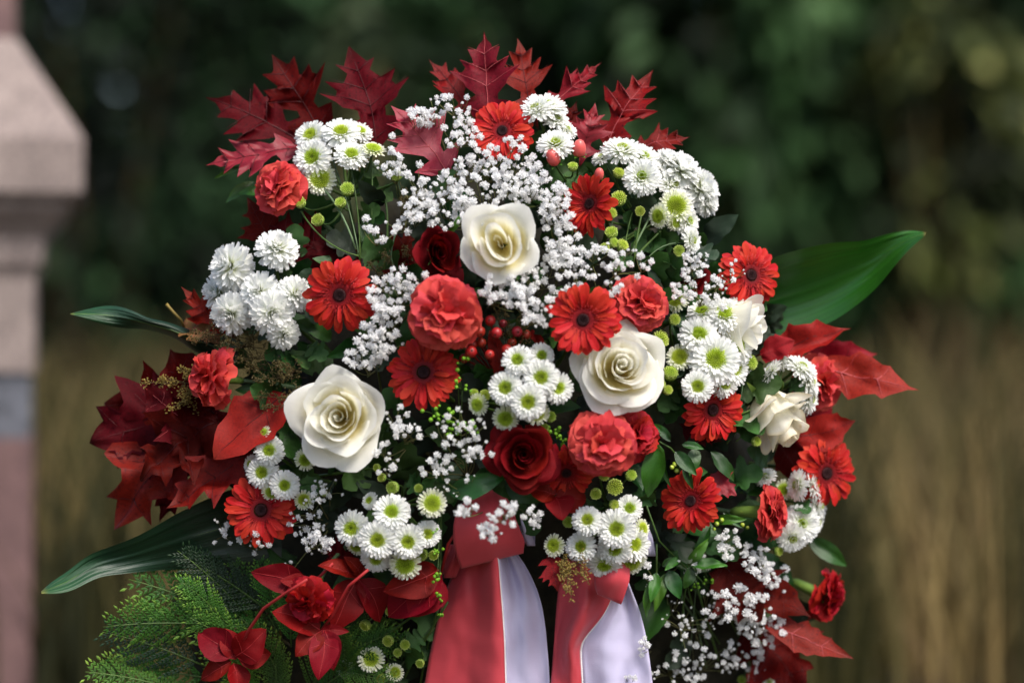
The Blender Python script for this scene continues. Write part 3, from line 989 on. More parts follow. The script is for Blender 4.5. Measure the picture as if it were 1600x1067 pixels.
def mum_spray(label, blooms, buds=(), leaves=(), root=(790, 700), rY=.11, hd=.055, group='white chrysanthemum sprays in the wreath', seed=0):
    q = random.Random(seed + 77)
    mx = sum(b[0] for b in blooms) / len(blooms) if blooms else buds[0][0]
    my = sum(b[1] for b in blooms) / len(blooms) if blooms else buds[0][1]
    hub = at(mx + (root[0] - mx) * .45, my + (root[1] - my) * .45, dome(mx, my) + hd)
    t = thing('chrysanthemum_spray', label, 'chrysanthemum', Matrix.Translation(hub), group)
    I = inv(t)
    sb = MB()
    rt = at(root[0], root[1], rY)
    sb.tube(bez(hub, hub.lerp(rt, .5) + Vector((0, .01, 0)), rt, 6), .0021, .0024, 6)
    for b in blooms:
        px, py, rp = b[:3]
        kind = b[3] if len(b) > 3 else 'b'
        fc = b[4] if len(b) > 4 else None
        dY = b[5] if len(b) > 5 else 0
        Y = dome(px, py) + dY + q.uniform(-.004, .004)
        p = at(px, py, Y)
        if fc is None:
            n = facing(px, py, .5) + Vector((q.gauss(0, .16), 0, q.gauss(0, .16)))
        elif len(fc) == 3:
            n = Vector(fc)
        else:
            n = Vector((fc[0] + q.gauss(0, .05), -1, fc[1] + q.gauss(0, .05)))
        n.normalize()
        r = rp * kpx(Y) * q.uniform(1.06, 1.14)
        m = I @ frame(n, q.uniform(0, 6), p, r)
        ms = BLOOM[kind]
        o = obj('bloom', ms[q.randrange(len(ms))], t, m)
        if kind in CENT:
            obj('centre', CENT[kind][q.randrange(len(CENT[kind]))], o)
        obj('calyx', MCAL, o)
        bk = p - n * r * .3
        sb.tube(bez(bk, bk - n * (.03), hub, 7), .0012, .0019, 5)
    for b in buds:
        px, py, rp = b[:3]
        Y = dome(px, py) + (b[3] if len(b) > 3 else -.004)
        p = at(px, py, Y)
        n = (facing(px, py, .5) + Vector((q.gauss(0, .3), 0, q.gauss(0, .3) + .25))).normalized()
        r = rp * kpx(Y)
        obj('bud', BUD[q.randrange(2)], t, I @ frame(n, q.uniform(0, 6), p, r))
        bk = p - n * r * .6
        sb.tube(bez(bk, bk - n * .025, hub, 6), .0008, .0016, 5)
    st = obj('stem', sb.mesh('stem', M['stem']), t, I)
    for lf in leaves:
        bx, by, tx, ty = lf[:4]
        dY = lf[4] if len(lf) > 4 else .02
        Y = dome(bx, by) + dY
        o = put_leaf(t, LM[q.randrange(3)], at(bx, by, Y + .015), at(tx, ty, Y - .005), (q.gauss(0, .4), q.gauss(.2, .4)))
        o.matrix_basis = I @ o.matrix_basis
    return t


def gyp_floret(seed):
    q = random.Random(seed)
    mb = MB()
    n = 46
    ax = Vector((q.gauss(0, .3), q.gauss(0, .3), 1))
    for i in range(n):
        z = 1 - 1.5 * (i + .5) / n
        a = i * 2.39996 + q.uniform(-.4, .4)
        s = math.sqrt(max(0, 1 - z * z))
        d = Vector((s * math.cos(a), s * math.sin(a), z))
        lump = 1 + .35 * noise.noise(d * 1.6 + Vector((seed, 0, 0)))
        nn = (d + Vector((q.gauss(0, .55), q.gauss(0, .55), q.gauss(0, .55)))).normalized()
        side = d.cross(nn + Vector((q.gauss(0, .5), q.gauss(0, .5), q.gauss(0, .5)))).normalized()
        b = d * .25
        tip = d * q.uniform(.72, 1.02) * lump
        w_ = side * q.uniform(.14, .24)
        cup = nn * q.uniform(-.12, .14)
        vs = [b, b.lerp(tip, .6) + w_ + cup, b.lerp(tip, .6) - w_ + cup, tip + w_ * .85, tip - w_ * .85 + cup * .4, tip * .93 + cup * .8, b.lerp(tip, .6)]
        mb.add(vs, [(0, 1, 6), (0, 6, 2), (1, 3, 5, 6), (6, 5, 4, 2)], [(.5, .1), (.5, .6), (.5, .6), (.5, 1), (.5, 1), (.5, 1), (.5, .5)])
    mb.lathe([(.05, -.8), (.22, -.66), (.38, -.3), (.42, .1), (.3, .36), (.01, .46)], 8)
    return mb.mesh('gypsophila_floret', M['gyp'], False)


GF = [gyp_floret(700 + i) for i in range(6)]


def gyp_spray(label, clusters, root=(790, 640), rY=.10, seed=0):
    q = random.Random(seed + 5)
    mx = sum(k[0] for k in clusters) / len(clusters)
    my = sum(k[1] for k in clusters) / len(clusters)
    hub = at(mx + (root[0] - mx) * .35, my + (root[1] - my) * .35, dome(mx, my) + .06)
    t = thing('gypsophila_spray', label, 'gypsophila', Matrix.Translation(hub), 'gypsophila sprays in the wreath')
    I = inv(t)
    sb = MB()
    rt = at(root[0], root[1], rY)
    sb.tube(bez(hub, hub.lerp(rt, .5), rt, 5), .0011, .0015, 5)
    for k in clusters:
        cx_, cy_, rx, ry, n, sz = k[:6]
        n, sz = int(n * 1.12 + 1), sz * .88
        dY = k[6] if len(k) > 6 else -.02
        buds = k[7] if len(k) > 7 else .18
        pts = []
        hubs = []
        for _ in range(max(1, n // 6)):
            a, r_ = q.uniform(0, 2 * PI), q.random() ** .5 * .75
            hubs.append((cx_ + rx * r_ * math.cos(a), cy_ + ry * r_ * math.sin(a)))
        tries = 0
        while len(pts) < n and tries < n * 30:
            tries += 1
            hx, hy = hubs[q.randrange(len(hubs))]
            x, y = hx + q.gauss(0, 13), hy + q.gauss(0, 12)
            if ((x - cx_) / rx) ** 2 + ((y - cy_) / ry) ** 2 > 1.25:
                continue
            small = q.random() < buds
            s = sz * (q.uniform(.3, .5) if small else q.uniform(.62, 1.18))
            if any((x - a) ** 2 + (y - b) ** 2 < (.58 * (s + c_)) ** 2 for a, b, c_ in pts):
                continue
            pts.append((x, y, s))
        sub = []
        for hx, hy in hubs:
            h = at(hx + (root[0] - hx) * .06, hy + (root[1] - hy) * .06 + 14, dome(hx, hy) + dY + .028)
            sub.append(h)
            sb.tube(bez(h, h.lerp(hub, .5) + Vector((q.gauss(0, .006), -.004, q.gauss(0, .006))), hub, 6), .0005, .0009, 4)
        for x, y, s in pts:
            Y = dome(x, y) + dY + q.gauss(0, .007)
            p = at(x, y, Y)
            n_ = (facing(x, y, .6) + Vector((q.gauss(0, .5), q.gauss(0, .2), q.gauss(.15, .5)))).normalized()
            r = s * kpx(Y)
            obj('floret', GF[q.randrange(6)], t, I @ frame(n_, q.uniform(0, 6), p, 1) @ Matrix.Diagonal((r, r * q.uniform(.85, 1.05), r * q.uniform(.7, 1.), 1)))
            h = min(sub, key=lambda v: (v - p).length)
            bk = p - n_ * r * .6
            sb.tube(bez(bk, bk.lerp(h, .5) + Vector((q.gauss(0, .003), .002, q.gauss(0, .003))), h, 4), .00035, .00045, 3)
    st = obj('stem', sb.mesh('stem', M['stem_gyp']), t, I)
    return t


# ================================================================ THE WREATH
wb_c = at(790, 850, .165)
RXW, RZW, RYW = 385 * kpx(.16), 0, .095
zb = .02
wb_top = at(790, 275, .165).z
wb_mid = (wb_top + zb) / 2
RZW = (wb_top - zb) / 2
wb = thing('wreath_base', 'dark mossy wreath body packed with green leaves behind the flowers', 'wreath', Matrix.Translation((wb_c.x, wb_c.y, wb_mid)))
mb = MB()
vs, fs = [], []
NU, NV = 72, 60
for j in range(NV + 1):
    b = -PI / 2 + PI * j / NV
    for i in range(NU):
        a = 2 * PI * i / NU
        d = Vector((math.cos(a) * math.cos(b), math.sin(a) * math.cos(b), math.sin(b)))
        l = 1 + .10 * noise.noise(d * 5) + .07 * noise.noise(d * 14) + .03 * noise.noise(d * 40)
        wz = min(1, max(0, (-d.z - .0) / .32))
        wz = wz * wz * (3 - 2 * wz)
        vs.append((d.x * RXW * l * (1 + (.42 if d.x < 0 else .12) * wz), d.y * RYW * l, max(d.z * RZW * l, -wb_mid)))
for j in range(NV):
    for i in range(NU):
        fs.append((j * NU + i, j * NU + (i + 1) % NU, (j + 1) * NU + (i + 1) % NU, (j + 1) * NU + i))
mb.add(vs, fs)
obj('moss', mb.mesh('moss', M['moss']), wb)
q = random.Random(42)
I = inv(wb)
cnt = 0
while cnt < 290:                                # leaves tucked between the flowers
    px, py = q.uniform(380, 1230), q.uniform(230, 1080)
    e = ((px - 790) / 430) ** 2 + ((py - 640) / 400) ** 2
    low = px > 1020 and py > 900 or (450 < px < 680 and py > 940)
    if e > .95 and not low:
        continue
    if 690 < px < 1010 and py > 790:
        continue
    if py > 880 and px < 560:
        continue
    Y = dome(px, py) + q.uniform(.018, .07)
    L = q.uniform(38, 78)
    a = math.atan2(-(py - 640), px - 790) + q.gauss(0, .9)
    b = at(px, py, Y + .012)
    tip = at(px + L * math.cos(a), py - L * math.sin(a), Y - q.uniform(-.005, .02))
    k = q.random()
    ms = LM if k < .38 else LG if k < .62 else LD
    o = put_leaf(wb, ms[q.randrange(len(ms))], b, tip, (q.gauss(0, .5), q.gauss(.25, .5)))
    o.matrix_basis = I @ o.matrix_basis
    cnt += 1

# ---- long green blade leaves
def blade_leaf(label, A, B, Y0, Y1, belly, mt, n=36, nu=26, pleat=.00035, mid=None):
    def rs(P):
        d = [0]
        for i in range(1, len(P)):
            d.append(d[-1] + math.hypot(P[i][0] - P[i - 1][0], P[i][1] - P[i - 1][1]))
        ts = np.linspace(0, d[-1], n + 1)
        x = np.interp(ts, d, [p[0] for p in P]); y = np.interp(ts, d, [p[1] for p in P])
        for _ in range(3):
            x[1:-1] = (x[:-2] + 2 * x[1:-1] + x[2:]) / 4; y[1:-1] = (y[:-2] + 2 * y[1:-1] + y[2:]) / 4
        return x, y
    ax, ay = rs(A); bx, by = rs(B)
    base = at((ax[0] + bx[0]) / 2, (ay[0] + by[0]) / 2, Y0)

    def f(u, v):
        j = v * n
        i = min(int(j + 1e-6), n)
        s = u * .5 + .5
        px = ax[i] * (1 - s) + bx[i] * s
        py = ay[i] * (1 - s) + by[i] * s
        Y = Y0 + (Y1 - Y0) * v - belly * math.sin(PI * s) * math.sin(PI * min(1, v * .9 + .1)) + .02 * math.sin(v * 4.2) * (s - .5)
        Y += pleat * (math.sin(s * 34) + math.sin(s * 57 + 1.3) * .7 + math.sin(s * 19 + v * 2)) + .004 * math.sin(v * 9 + s * 3)
        return at(px, py, Y) - base
    mb = MB()
    mb.grid(f, nu, n)
    o = obj('blade_leaf', mb.mesh('blade_leaf', mt), None, Matrix.Translation(base))
    tag(o, label, 'leaf', 'long green blade leaves')
    vb = MB()
    vb.tube([f(-.02, k / n) + Vector((0, .0012, 0)) for k in range(0, n + 1, 2)], .0016, .0005, 5)
    obj('midrib', vb.mesh('midrib', M['stem']), o)
    return o


blade_leaf('broad glossy green blade leaf pointing up at the right behind a gerbera',
           [(1120, 470), (1170, 425), (1210, 401), (1255, 388), (1300, 379), (1330, 377), (1346, 379), (1370, 370), (1400, 362), (1430, 359), (1447, 363)],
           [(1120, 520), (1170, 537), (1210, 531), (1255, 523), (1290, 508), (1320, 491), (1350, 468), (1375, 445), (1398, 415), (1422, 388), (1446, 368)],
           .10, .06, -.02, M['blade'])
blade_leaf('narrow green blade leaf with a bent tip at the left above the dark maple leaves',
           [(360, 535), (330, 520), (300, 516), (262, 503), (230, 497), (205, 484), (182, 477), (158, 478), (132, 484), (110, 490)],
           [(360, 580), (330, 560), (300, 548), (280, 531), (252, 520), (225, 514), (195, 513), (170, 510), (145, 502), (110, 491)],
           .06, .03, .012, M['blade_dark'])
blade_leaf('long dark green blade leaf reaching down to the lower left corner',
           [(440, 745), (400, 752), (350, 768), (300, 790), (262, 810), (225, 833), (185, 850), (150, 861), (133, 868), (118, 882), (103, 896), (80, 907), (64, 924)],
           [(440, 872), (400, 876), (350, 882), (300, 888), (262, 890), (225, 892), (185, 897), (160, 899), (142, 906), (125, 917), (105, 926), (85, 928), (65, 927)],
           .055, .0, -.006, M['blade_dark'])

# ---- red oak and maple leaves
LEAFN = [0]


def oak(label, b, t, W=1.0, mt='oak', tilt=(0, 0), dY=(.03, .03), prof=OAK, vein='vein_dark', fold=.12, crumple=.05, bend=.12, curl=0., twist=0., stalk=0., group='red oak leaves in the wreath', name='oak_leaf'):
    LEAFN[0] += 1
    me, vm = leaf_mesh(name, prof, 800 + LEAFN[0], 1., W, M[mt], fold, crumple, bend, curl, vein, twist=twist, stalk=stalk)
    B = at(b[0], b[1], dome(*b) + dY[0]); T = at(t[0], t[1], dome(*b) + dY[1])
    o = put_leaf(None, me, B, T, tilt, vm, name)
    return tag(o, label, 'leaf', group)


oak('dark red oak leaf standing upright, second from the left at the top', (588, 250), (553, 76), .86, 'oak_dark', (.1, -.1), (.04, .05))
oak('dark red oak leaf pointing up behind the upper left chrysanthemums', (510, 232), (429, 88), .78, 'oak_dark', (-.2, .1), (.045, .05))
oak('dark red oak leaf pointing far up and left with a long tip', (512, 250), (330, 148), .58, 'oak_dark', (.1, .3), (.05, .05))
oak('purplish shiny oak leaf lying flat just above the upper left carnation', (488, 226), (328, 256), .62, 'oak_pink', (0, .9), (.035, .02), twist=.5)
oak('upright pinkish red oak leaf at the top centre', (764, 215), (756, 54), .76, 'oak', (-.3, .25), (.035, .04), vein='vein_pale')
oak('small curled oak leaf leaning left beside the top centre leaf', (752, 195), (674, 94), .52, 'oak', (.6, 0), (.045, .06), curl=.4)
oak('upright oak leaf right of the top centre with a narrow forked tip', (842, 205), (808, 64), .6, 'oak', (.25, 0), (.04, .05), curl=.1)
oak('curled oak leaf rolled along its length pointing up right to a thin tip', (838, 185), (936, 100), .42, 'oak', (.2, .5), (.035, .04), curl=.7, vein='vein_pale')
oak('upright oak leaf leaning right above the right chrysanthemum arc', (940, 248), (1013, 111), .66, 'oak', (-.35, .1), (.04, .04), vein='vein_pale')
oak('broad pinkish oak leaf half hidden behind the upper gypsophila', (712, 290), (618, 166), .86, 'oak_pink', (.3, .3), (.03, .03), vein='vein_pale')
oak('pinkish oak leaf peeking out beside the two pink berries', (905, 262), (930, 165), .8, 'oak_pink', (.3, 0), (.035, .03))
oak('small oak leaf pointing right above the right chrysanthemum arc', (978, 246), (1073, 210), .62, 'oak', (.1, .5), (.035, .03), vein='vein_pale')
oak('oak leaf in shade between the top gerbera and the pink berries', (870, 250), (900, 160), .7, 'oak_dark', (.1, -.1), (.05, .05))
oak('dark red oak leaf below the upper left carnation', (450, 400), (385, 315), .9, 'oak_dark', (-.2, 0), (.04, .03))
oak('dark red oak leaf below the carnation stem at the upper left', (540, 430), (420, 345), .95, 'oak_dark', (.1, .2), (.055, .05))
oak('dark red oak leaf in shade behind the dark red rose', (600, 450), (655, 350), .9, 'oak_dark', (.1, .2), (.06, .05))
oak('very dark oak leaf in shade above the left gerbera', (570, 430), (490, 375), .95, 'oak_dark', (-.1, .4), (.05, .04))
oak('dark red oak leaf tip left of the fluffy white chrysanthemums', (370, 530), (285, 453), .55, 'oak', (-.3, .2), (.035, .02))
# the cluster at the left
gl = 'red maple leaves at the left and right of the wreath'
oak('big dark red maple leaf spreading furthest left', (300, 640), (140, 692), .95, 'oak_dark', (-.1, .1), (.045, .02), MAPLE, crumple=0.17, group=gl, name='maple_leaf')
oak('dark red maple leaf with torn edge pointing left towards the pillar', (300, 640), (162, 628), .8, 'oak_dark', (-.2, -.2), (.06, .05), MAPLE, crumple=0.15, group=gl, name='maple_leaf')
oak('wrinkled red maple leaf hanging down over the long dark blade leaf', (295, 650), (178, 828), .62, 'oak', (-.2, .25), (.03, .01), MAPLE, crumple=0.17, curl=.2, group=gl, name='maple_leaf')
oak('dark maple leaf above the left carnation and below the narrow blade leaf', (330, 650), (262, 548), .8, 'oak_dark', (-.1, .1), (.05, .03), MAPLE, crumple=0.14, group=gl, name='maple_leaf')
oak('purplish rolled maple leaf left of the left carnation', (330, 690), (225, 605), .62, 'oak_dark', (-.3, .5), (.03, .0), MAPLE, crumple=0.17, curl=.4, vein='vein_pale', group=gl, name='maple_leaf')
oak('bright red smooth maple leaf under the left carnation', (447, 615), (332, 715), .72, 'maple', (-.1, .35), (.02, .0), oval(.42, .62), crumple=.05, vein='vein_dark', group=gl, name='maple_leaf')
oak('red maple leaf lying along the upper edge of the long dark blade leaf', (400, 715), (258, 792), .5, 'oak', (.1, .7), (.02, .0), MAPLE, crumple=0.10, group=gl, name='maple_leaf')
oak('small dark maple leaf hanging beside the hanging wrinkled one', (300, 700), (247, 815), .42, 'oak_dark', (.4, .1), (.04, .03), MAPLE, crumple=0.14, group=gl, name='maple_leaf')
oak('wrinkled maple leaf in the middle of the left red cluster', (345, 660), (215, 745), .72, 'oak_dark', (.1, .3), (.02, -.005), MAPLE, crumple=0.20, curl=.15, group=gl, name='maple_leaf')
oak('dark maple leaf in shade below the bright red smooth leaf', (400, 660), (300, 760), .8, 'oak_dark', (.2, .0), (.05, .04), MAPLE, crumple=0.14, group=gl, name='maple_leaf')
# the cluster at the right
oak('bright red maple leaf reaching furthest right', (1262, 575), (1430, 606), .52, 'maple', (.25, .25), (.035, .0), SOFT, crumple=0.090, vein='vein_pale', group=gl, name='maple_leaf')
oak('red maple leaf folded under the broad green blade leaf', (1180, 558), (1325, 512), .40, 'maple', (.1, .6), (.05, .05), SOFT, crumple=0.105, fold=.3, group=gl, name='maple_leaf')
oak('red maple leaf right of the folded one with a curled edge', (1250, 580), (1366, 548), .60, 'maple', (-.1, .3), (.07, .06), SOFT, crumple=0.120, curl=.2, group=gl, name='maple_leaf')
oak('red maple leaf with pointed side lobe just right of the side facing rose', (1238, 680), (1336, 662), .75, 'maple', (.2, .0), (.03, .03), SOFT, crumple=0.075, group=gl, name='maple_leaf')
oak('pale red maple leaf standing behind the side facing white rose', (1250, 710), (1275, 600), .9, 'maple', (.3, .1), (.06, .06), SOFT, crumple=0.075, group=gl, name='maple_leaf')
oak('red maple leaf under the right chrysanthemums behind the carnation', (1190, 560), (1240, 530), .9, 'maple', (.0, .4), (.02, .01), oval(.4, .6), crumple=0.090, group=gl, name='maple_leaf')
oak('dark red leaf in shade behind the right gerbera', (1215, 690), (1260, 760), .8, 'oak_dark', (.2, .0), (.07, .07), SOFT, crumple=0.075, group=gl, name='maple_leaf')
oak('small pointed pale red leaf above the right side facing carnation', (1105, 750), (1152, 772), .8, 'oak_pink', (.1, .3), (.0, -.01), MAPLE, crumple=0.090, group=gl, name='maple_leaf')
oak('dark red leaf tip between the ivy and the lower right gerbera', (1060, 660), (1125, 690), .8, 'oak_dark', (.1, .2), (.04, .03), group=gl, name='maple_leaf')
oak('big dark red maple leaf filling the lower right corner of the wreath', (1165, 975), (1262, 1085), .8, 'oak_dark', (.1, .1), (.03, .01), MAPLE, crumple=0.120, group=gl, name='maple_leaf')
oak('red maple leaf with an upturned tip at the lower right', (1190, 965), (1330, 1028), .42, 'oak', (.1, .6), (-.015, -.03), SOFT, crumple=0.075, curl=.3, vein='vein_pale', group=gl, name='maple_leaf')
oak('dark red maple leaf under the green carnation bud at the right', (1150, 905), (1265, 960), .6, 'oak_dark', (.1, .3), (.03, .01), SOFT, crumple=0.090, group=gl, name='maple_leaf')
oak('dark red maple leaf behind the lower right gypsophila', (1130, 880), (1190, 970), .95, 'oak_dark', (.2, .3), (.02, .01), MAPLE, crumple=0.090, group=gl, name='maple_leaf')
oak('red oak leaf hanging above the right ribbon tail', (855, 862), (872, 920), .95, 'oak', (.2, .0), (.0, -.02), OAK, crumple=0.090, group=gl, name='oak_leaf')
oak('dark red leaf below the left lower gerbera', (560, 880), (500, 850), .9, 'oak_dark', (.0, .2), (.04, .03), OAK, group=gl)

# ---- rounded red leaves on thin stalks, bottom left
gr_ = 'smooth rounded red leaves below the wreath'


def round_leaf(label, petals, hubp, stalk, dY=-.01):
    hub = at(hubp[0], hubp[1], dome(*hubp) + dY)
    t = thing('red_leaf_cluster', label, 'leaf', Matrix.Translation(hub), gr_)
    I = inv(t)
    q = random.Random(int(hubp[0]))
    for k, (bx, by, tx, ty, w_) in enumerate(petals):
        me, vm = leaf_mesh('leaf', oval(w_, .5), 900 + int(tx), 1., 1., M['round_red'], .18, .05, .3, .15, 'stalk_red', .03, vein_r=.008)
        o = put_leaf(t, me, at(bx, by, dome(bx, by) + dY), at(tx, ty, dome(bx, by) + dY - q.uniform(-.01, .025)), (q.gauss(0, .4), q.gauss(.3, .4)), vm)
        o.matrix_basis = I @ o.matrix_basis
    vb = MB()
    P = [at(x, y, dome(x, y) + dY + .004) for x, y in stalk]
    vb.tube(P, .0017, .0014, 6)
    obj('stalk', vb.mesh('stalk', M['stalk_red']), t, I)


round_leaf('rounded dark red leaves in the bottom left on the conifer fronds',
           [(365, 1025, 308, 985, .38), (368, 1025, 415, 985, .42), (372, 1028, 424, 1020, .40), (365, 1035, 372, 1088, .40), (362, 1032, 312, 1062, .28), (368, 1030, 352, 980, .36)], (366, 1028), [(366, 1028), (388, 985), (412, 950), (448, 925), (480, 905)], -.08)
round_leaf('rounded dark red leaves on a thin stalk right of the bottom carnation',
           [(500, 985, 428, 950, .36), (502, 985, 462, 1022, .38), (505, 985, 500, 1060, .30), (508, 985, 522, 1045, .30), (500, 985, 545, 985, .2)], (502, 985), [(502, 985), (520, 960), (545, 915), (575, 890)], -.05)
round_leaf('rounded dark red leaves under the bottom left chrysanthemum spray',
           [(556, 905, 520, 985, .34), (560, 905, 600, 970, .34), (560, 900, 500, 880, .28), (560, 905, 545, 950, .5), (565, 900, 540, 868, .3)], (560, 900), [(560, 900), (585, 870), (620, 830)], -.01)
round_leaf('rounded red leaf bent like a bowl left of the ribbon',
           [(690, 895, 604, 962, .36), (688, 900, 640, 962, .42), (686, 890, 602, 925, .3)], (690, 893), [(690, 893), (700, 850), (720, 820)], .01)
round_leaf('dark red rounded leaf pair below the hanging gerbera',
           [(868, 772, 822, 760, .5), (868, 775, 918, 780, .5), (868, 775, 880, 810, .55)], (868, 772), [(868, 772), (860, 750), (850, 720)], .0)
round_leaf('dark red curled leaf left of the bottom carnation',
           [(480, 915, 392, 892, .26), (482, 915, 440, 905, .3)], (480, 915), [(480, 915), (500, 900), (520, 880)], -.03)

# ---- conifer fronds at the bottom left
def frond(seed, mt, n=10):
    q = random.Random(seed)
    mb = MB()
    sb = MB()
    def ax(t): return Vector((.06 * math.sin(t * 2.2), t, -.04 * t * t))
    sb.tube([ax(k / 8) for k in range(9)], .011, .004, 4)

    def leaflet(p, d, nrm, L, W, col):
        s = d.cross(nrm).normalized() * W
        u = nrm * W * .5
        mb.add([p, p + d * L * .45 + s + u * .2, p + d * L, p + d * L * .45 - s + u * .2, p + d * L * .5 + u],
               [(0, 1, 4), (1, 2, 4), (2, 3, 4), (3, 0, 4)], [(.5, col), (.5, col), (.5, min(1, col + .3)), (.5, col), (.5, col)])
    for i in range(n):
        t = .10 + .9 * i / n
        for sg in (-1, 1):
            L = .40 * (1 - t) ** .7 * (1 if t > .2 else .75) + .03
            L *= q.uniform(.8, 1.15)
            an = math.radians(q.uniform(38, 48))
            d = Vector((sg * math.sin(an), math.cos(an), q.gauss(-.03, .05))).normalized()
            p = ax(t)
            m = max(2, int(L / .036))
            for k in range(m):
                s = k / m
                pp = p + d * L * s + Vector((0, 0, -.25 * L * s * s))
                dd = (d * 1.0 + Vector((0, .15 * s, -.4 * s * L))).normalized()
                for sg2 in (-1, 1):
                    a2 = math.radians(q.uniform(22, 30)) * sg2
                    d2 = Matrix.Rotation(a2, 3, 'Z') @ dd
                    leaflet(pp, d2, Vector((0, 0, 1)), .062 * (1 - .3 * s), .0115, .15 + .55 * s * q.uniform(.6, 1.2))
            leaflet(p + d * L + Vector((0, 0, -.25 * L)), d, Vector((0, 0, 1)), .06, .011, .85)
    me = mb.mesh('conifer_frond', M[mt], False)
    return me, sb.mesh('frond_stem', M['stem'])


FR = [frond(950 + i, 'frond') for i in range(4)]
FD = [frond(960 + i, 'frond_dark') for i in range(2)]


def conifer(label, specs, dY, dark=.2, seed=0):
    q = random.Random(seed + 60)
    hx, hy = specs[0][0], specs[0][1]
    hub = at(hx, hy, dY + .05)
    t = thing('conifer_branch', label, 'conifer branch', Matrix.Translation(hub), 'green conifer branches below the wreath')
    I = inv(t)
    vb = MB()
    for ci, (bx, by, a, L) in enumerate(specs):
        if ci % 4 == 3:
            continue
        L *= 1.12
        a = math.radians(a)
        Y = dY + q.uniform(-.015, .015)
        B = at(bx, by, Y + .02); T = at(bx + L * math.cos(a), by - L * math.sin(a), Y - q.uniform(-.01, .03))
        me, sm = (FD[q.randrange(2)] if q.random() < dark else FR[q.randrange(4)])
        o = put_leaf(t, me, B, T, (q.gauss(0, .22), q.gauss(.15, .22)), None, 'frond')
        o.matrix_basis = I @ o.matrix_basis
        obj('stem', sm, o)
        vb.tube(bez(B, B.lerp(hub, .5) + Vector((0, .01, 0)), hub, 5), .0009, .0016, 4)
    obj('twig', vb.mesh('twig', M['twig']), t, I)


conifer('conifer branch fanning left just under the long dark blade leaf', [(400, 985, 160, 190), (385, 960, 140, 130), (380, 930, 172, 90), (345, 925, 178, 62), (330, 975, 185, 150), (370, 975, 150, 90), (370, 975, 165, 90), (300, 960, 168, 90), (420, 955, 150, 140)], .035, .15, 1)
conifer('conifer branch with bright tips in the middle of the bottom left', [(440, 1000, 125, 130), (400, 950, 165, 118), (430, 960, 110, 80), (450, 960, 70, 60), (420, 1010, 140, 110), (455, 1010, 100, 110), (410, 1040, 150, 120), (470, 1030, 80, 90), (360, 980, 140, 90)], .025, .05, 2)
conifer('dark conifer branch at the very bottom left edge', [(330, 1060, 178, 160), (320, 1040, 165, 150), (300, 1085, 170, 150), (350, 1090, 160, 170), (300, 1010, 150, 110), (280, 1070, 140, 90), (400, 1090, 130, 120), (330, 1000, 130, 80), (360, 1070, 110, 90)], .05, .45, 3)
conifer('conifer branch below the rounded red leaves at the bottom', [(450, 1090, 120, 110), (480, 1085, 70, 110), (430, 1100, 95, 90), (510, 1080, 60, 100), (400, 1100, 120, 90), (540, 1070, 100, 70), (380, 1110, 105, 80), (460, 1060, 60, 90)], .03, .1, 4)
conifer('conifer branch with feathery fronds left of the ribbon', [(500, 1030, 25, 110), (510, 1010, 10, 110), (520, 1040, -10, 90), (505, 1060, 15, 110), (560, 1005, 35, 60), (530, 1000, 60, 60), (490, 1080, 40, 100)], .03, .1, 5)
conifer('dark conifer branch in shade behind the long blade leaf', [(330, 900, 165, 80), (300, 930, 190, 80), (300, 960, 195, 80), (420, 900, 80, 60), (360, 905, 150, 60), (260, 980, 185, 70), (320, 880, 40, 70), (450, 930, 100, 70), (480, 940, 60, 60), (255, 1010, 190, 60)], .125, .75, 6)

# ================================================================ RIBBON
def interp_edge(P, ys):
    P = sorted(P, key=lambda a: a[1])
    return np.interp(ys, [p[1] for p in P], [p[0] for p in P])


def smooth(a, k=4):
    a = np.array(a, float)
    for _ in range(k):
        a[1:-1] = (a[:-2] + 2 * a[1:-1] + a[2:]) / 4
    return a


def ribbon_tail(parent, I, Lf, Md, Rt, y0, y1, Yb, folds, nrow=60, nu=20, kx=0.):
    ys = np.linspace(y0, y1, nrow + 1)
    l, m, r = (smooth(interp_edge(P, ys)) for P in (Lf, Md, Rt))
    mb = MB()

    def Yf(s, v):                               # s 0..1 over the whole width
        return Yb + folds(s, v)
    segs = [(0, .497, 0, 'a'), (.497, .512, 2, 'e'), (.512, 1, 1, 'b')]
    for s0, s1, mi, _ in segs:
        def f(u, v, s0=s0, s1=s1):
            i = int(round(v * nrow))
            s = s0 + (s1 - s0) * (u * .5 + .5)
            x = l[i] + (m[i] - l[i]) * (s / .5) if s < .5 else m[i] + (r[i] - m[i]) * ((s - .5) / .5)
            return I @ at(x, ys[i], Yf(s, v) + .0035 * noise.noise((s * 5, v * 4, Lf[0][0])) + .0016 * noise.noise((s * 14, v * 9, 3 + Lf[0][0])))
        mb.grid(f, nu if mi < 2 else 1, nrow, mi)
    o = obj('tail', mb.mesh('ribbon_tail', [M['ribbon_red'], M['ribbon_white'], M['ribbon_edge']]), parent)
    s = o.modifiers.new('thickness', 'SOLIDIFY'); s.thickness = .0005; s.offset = -1
    return o


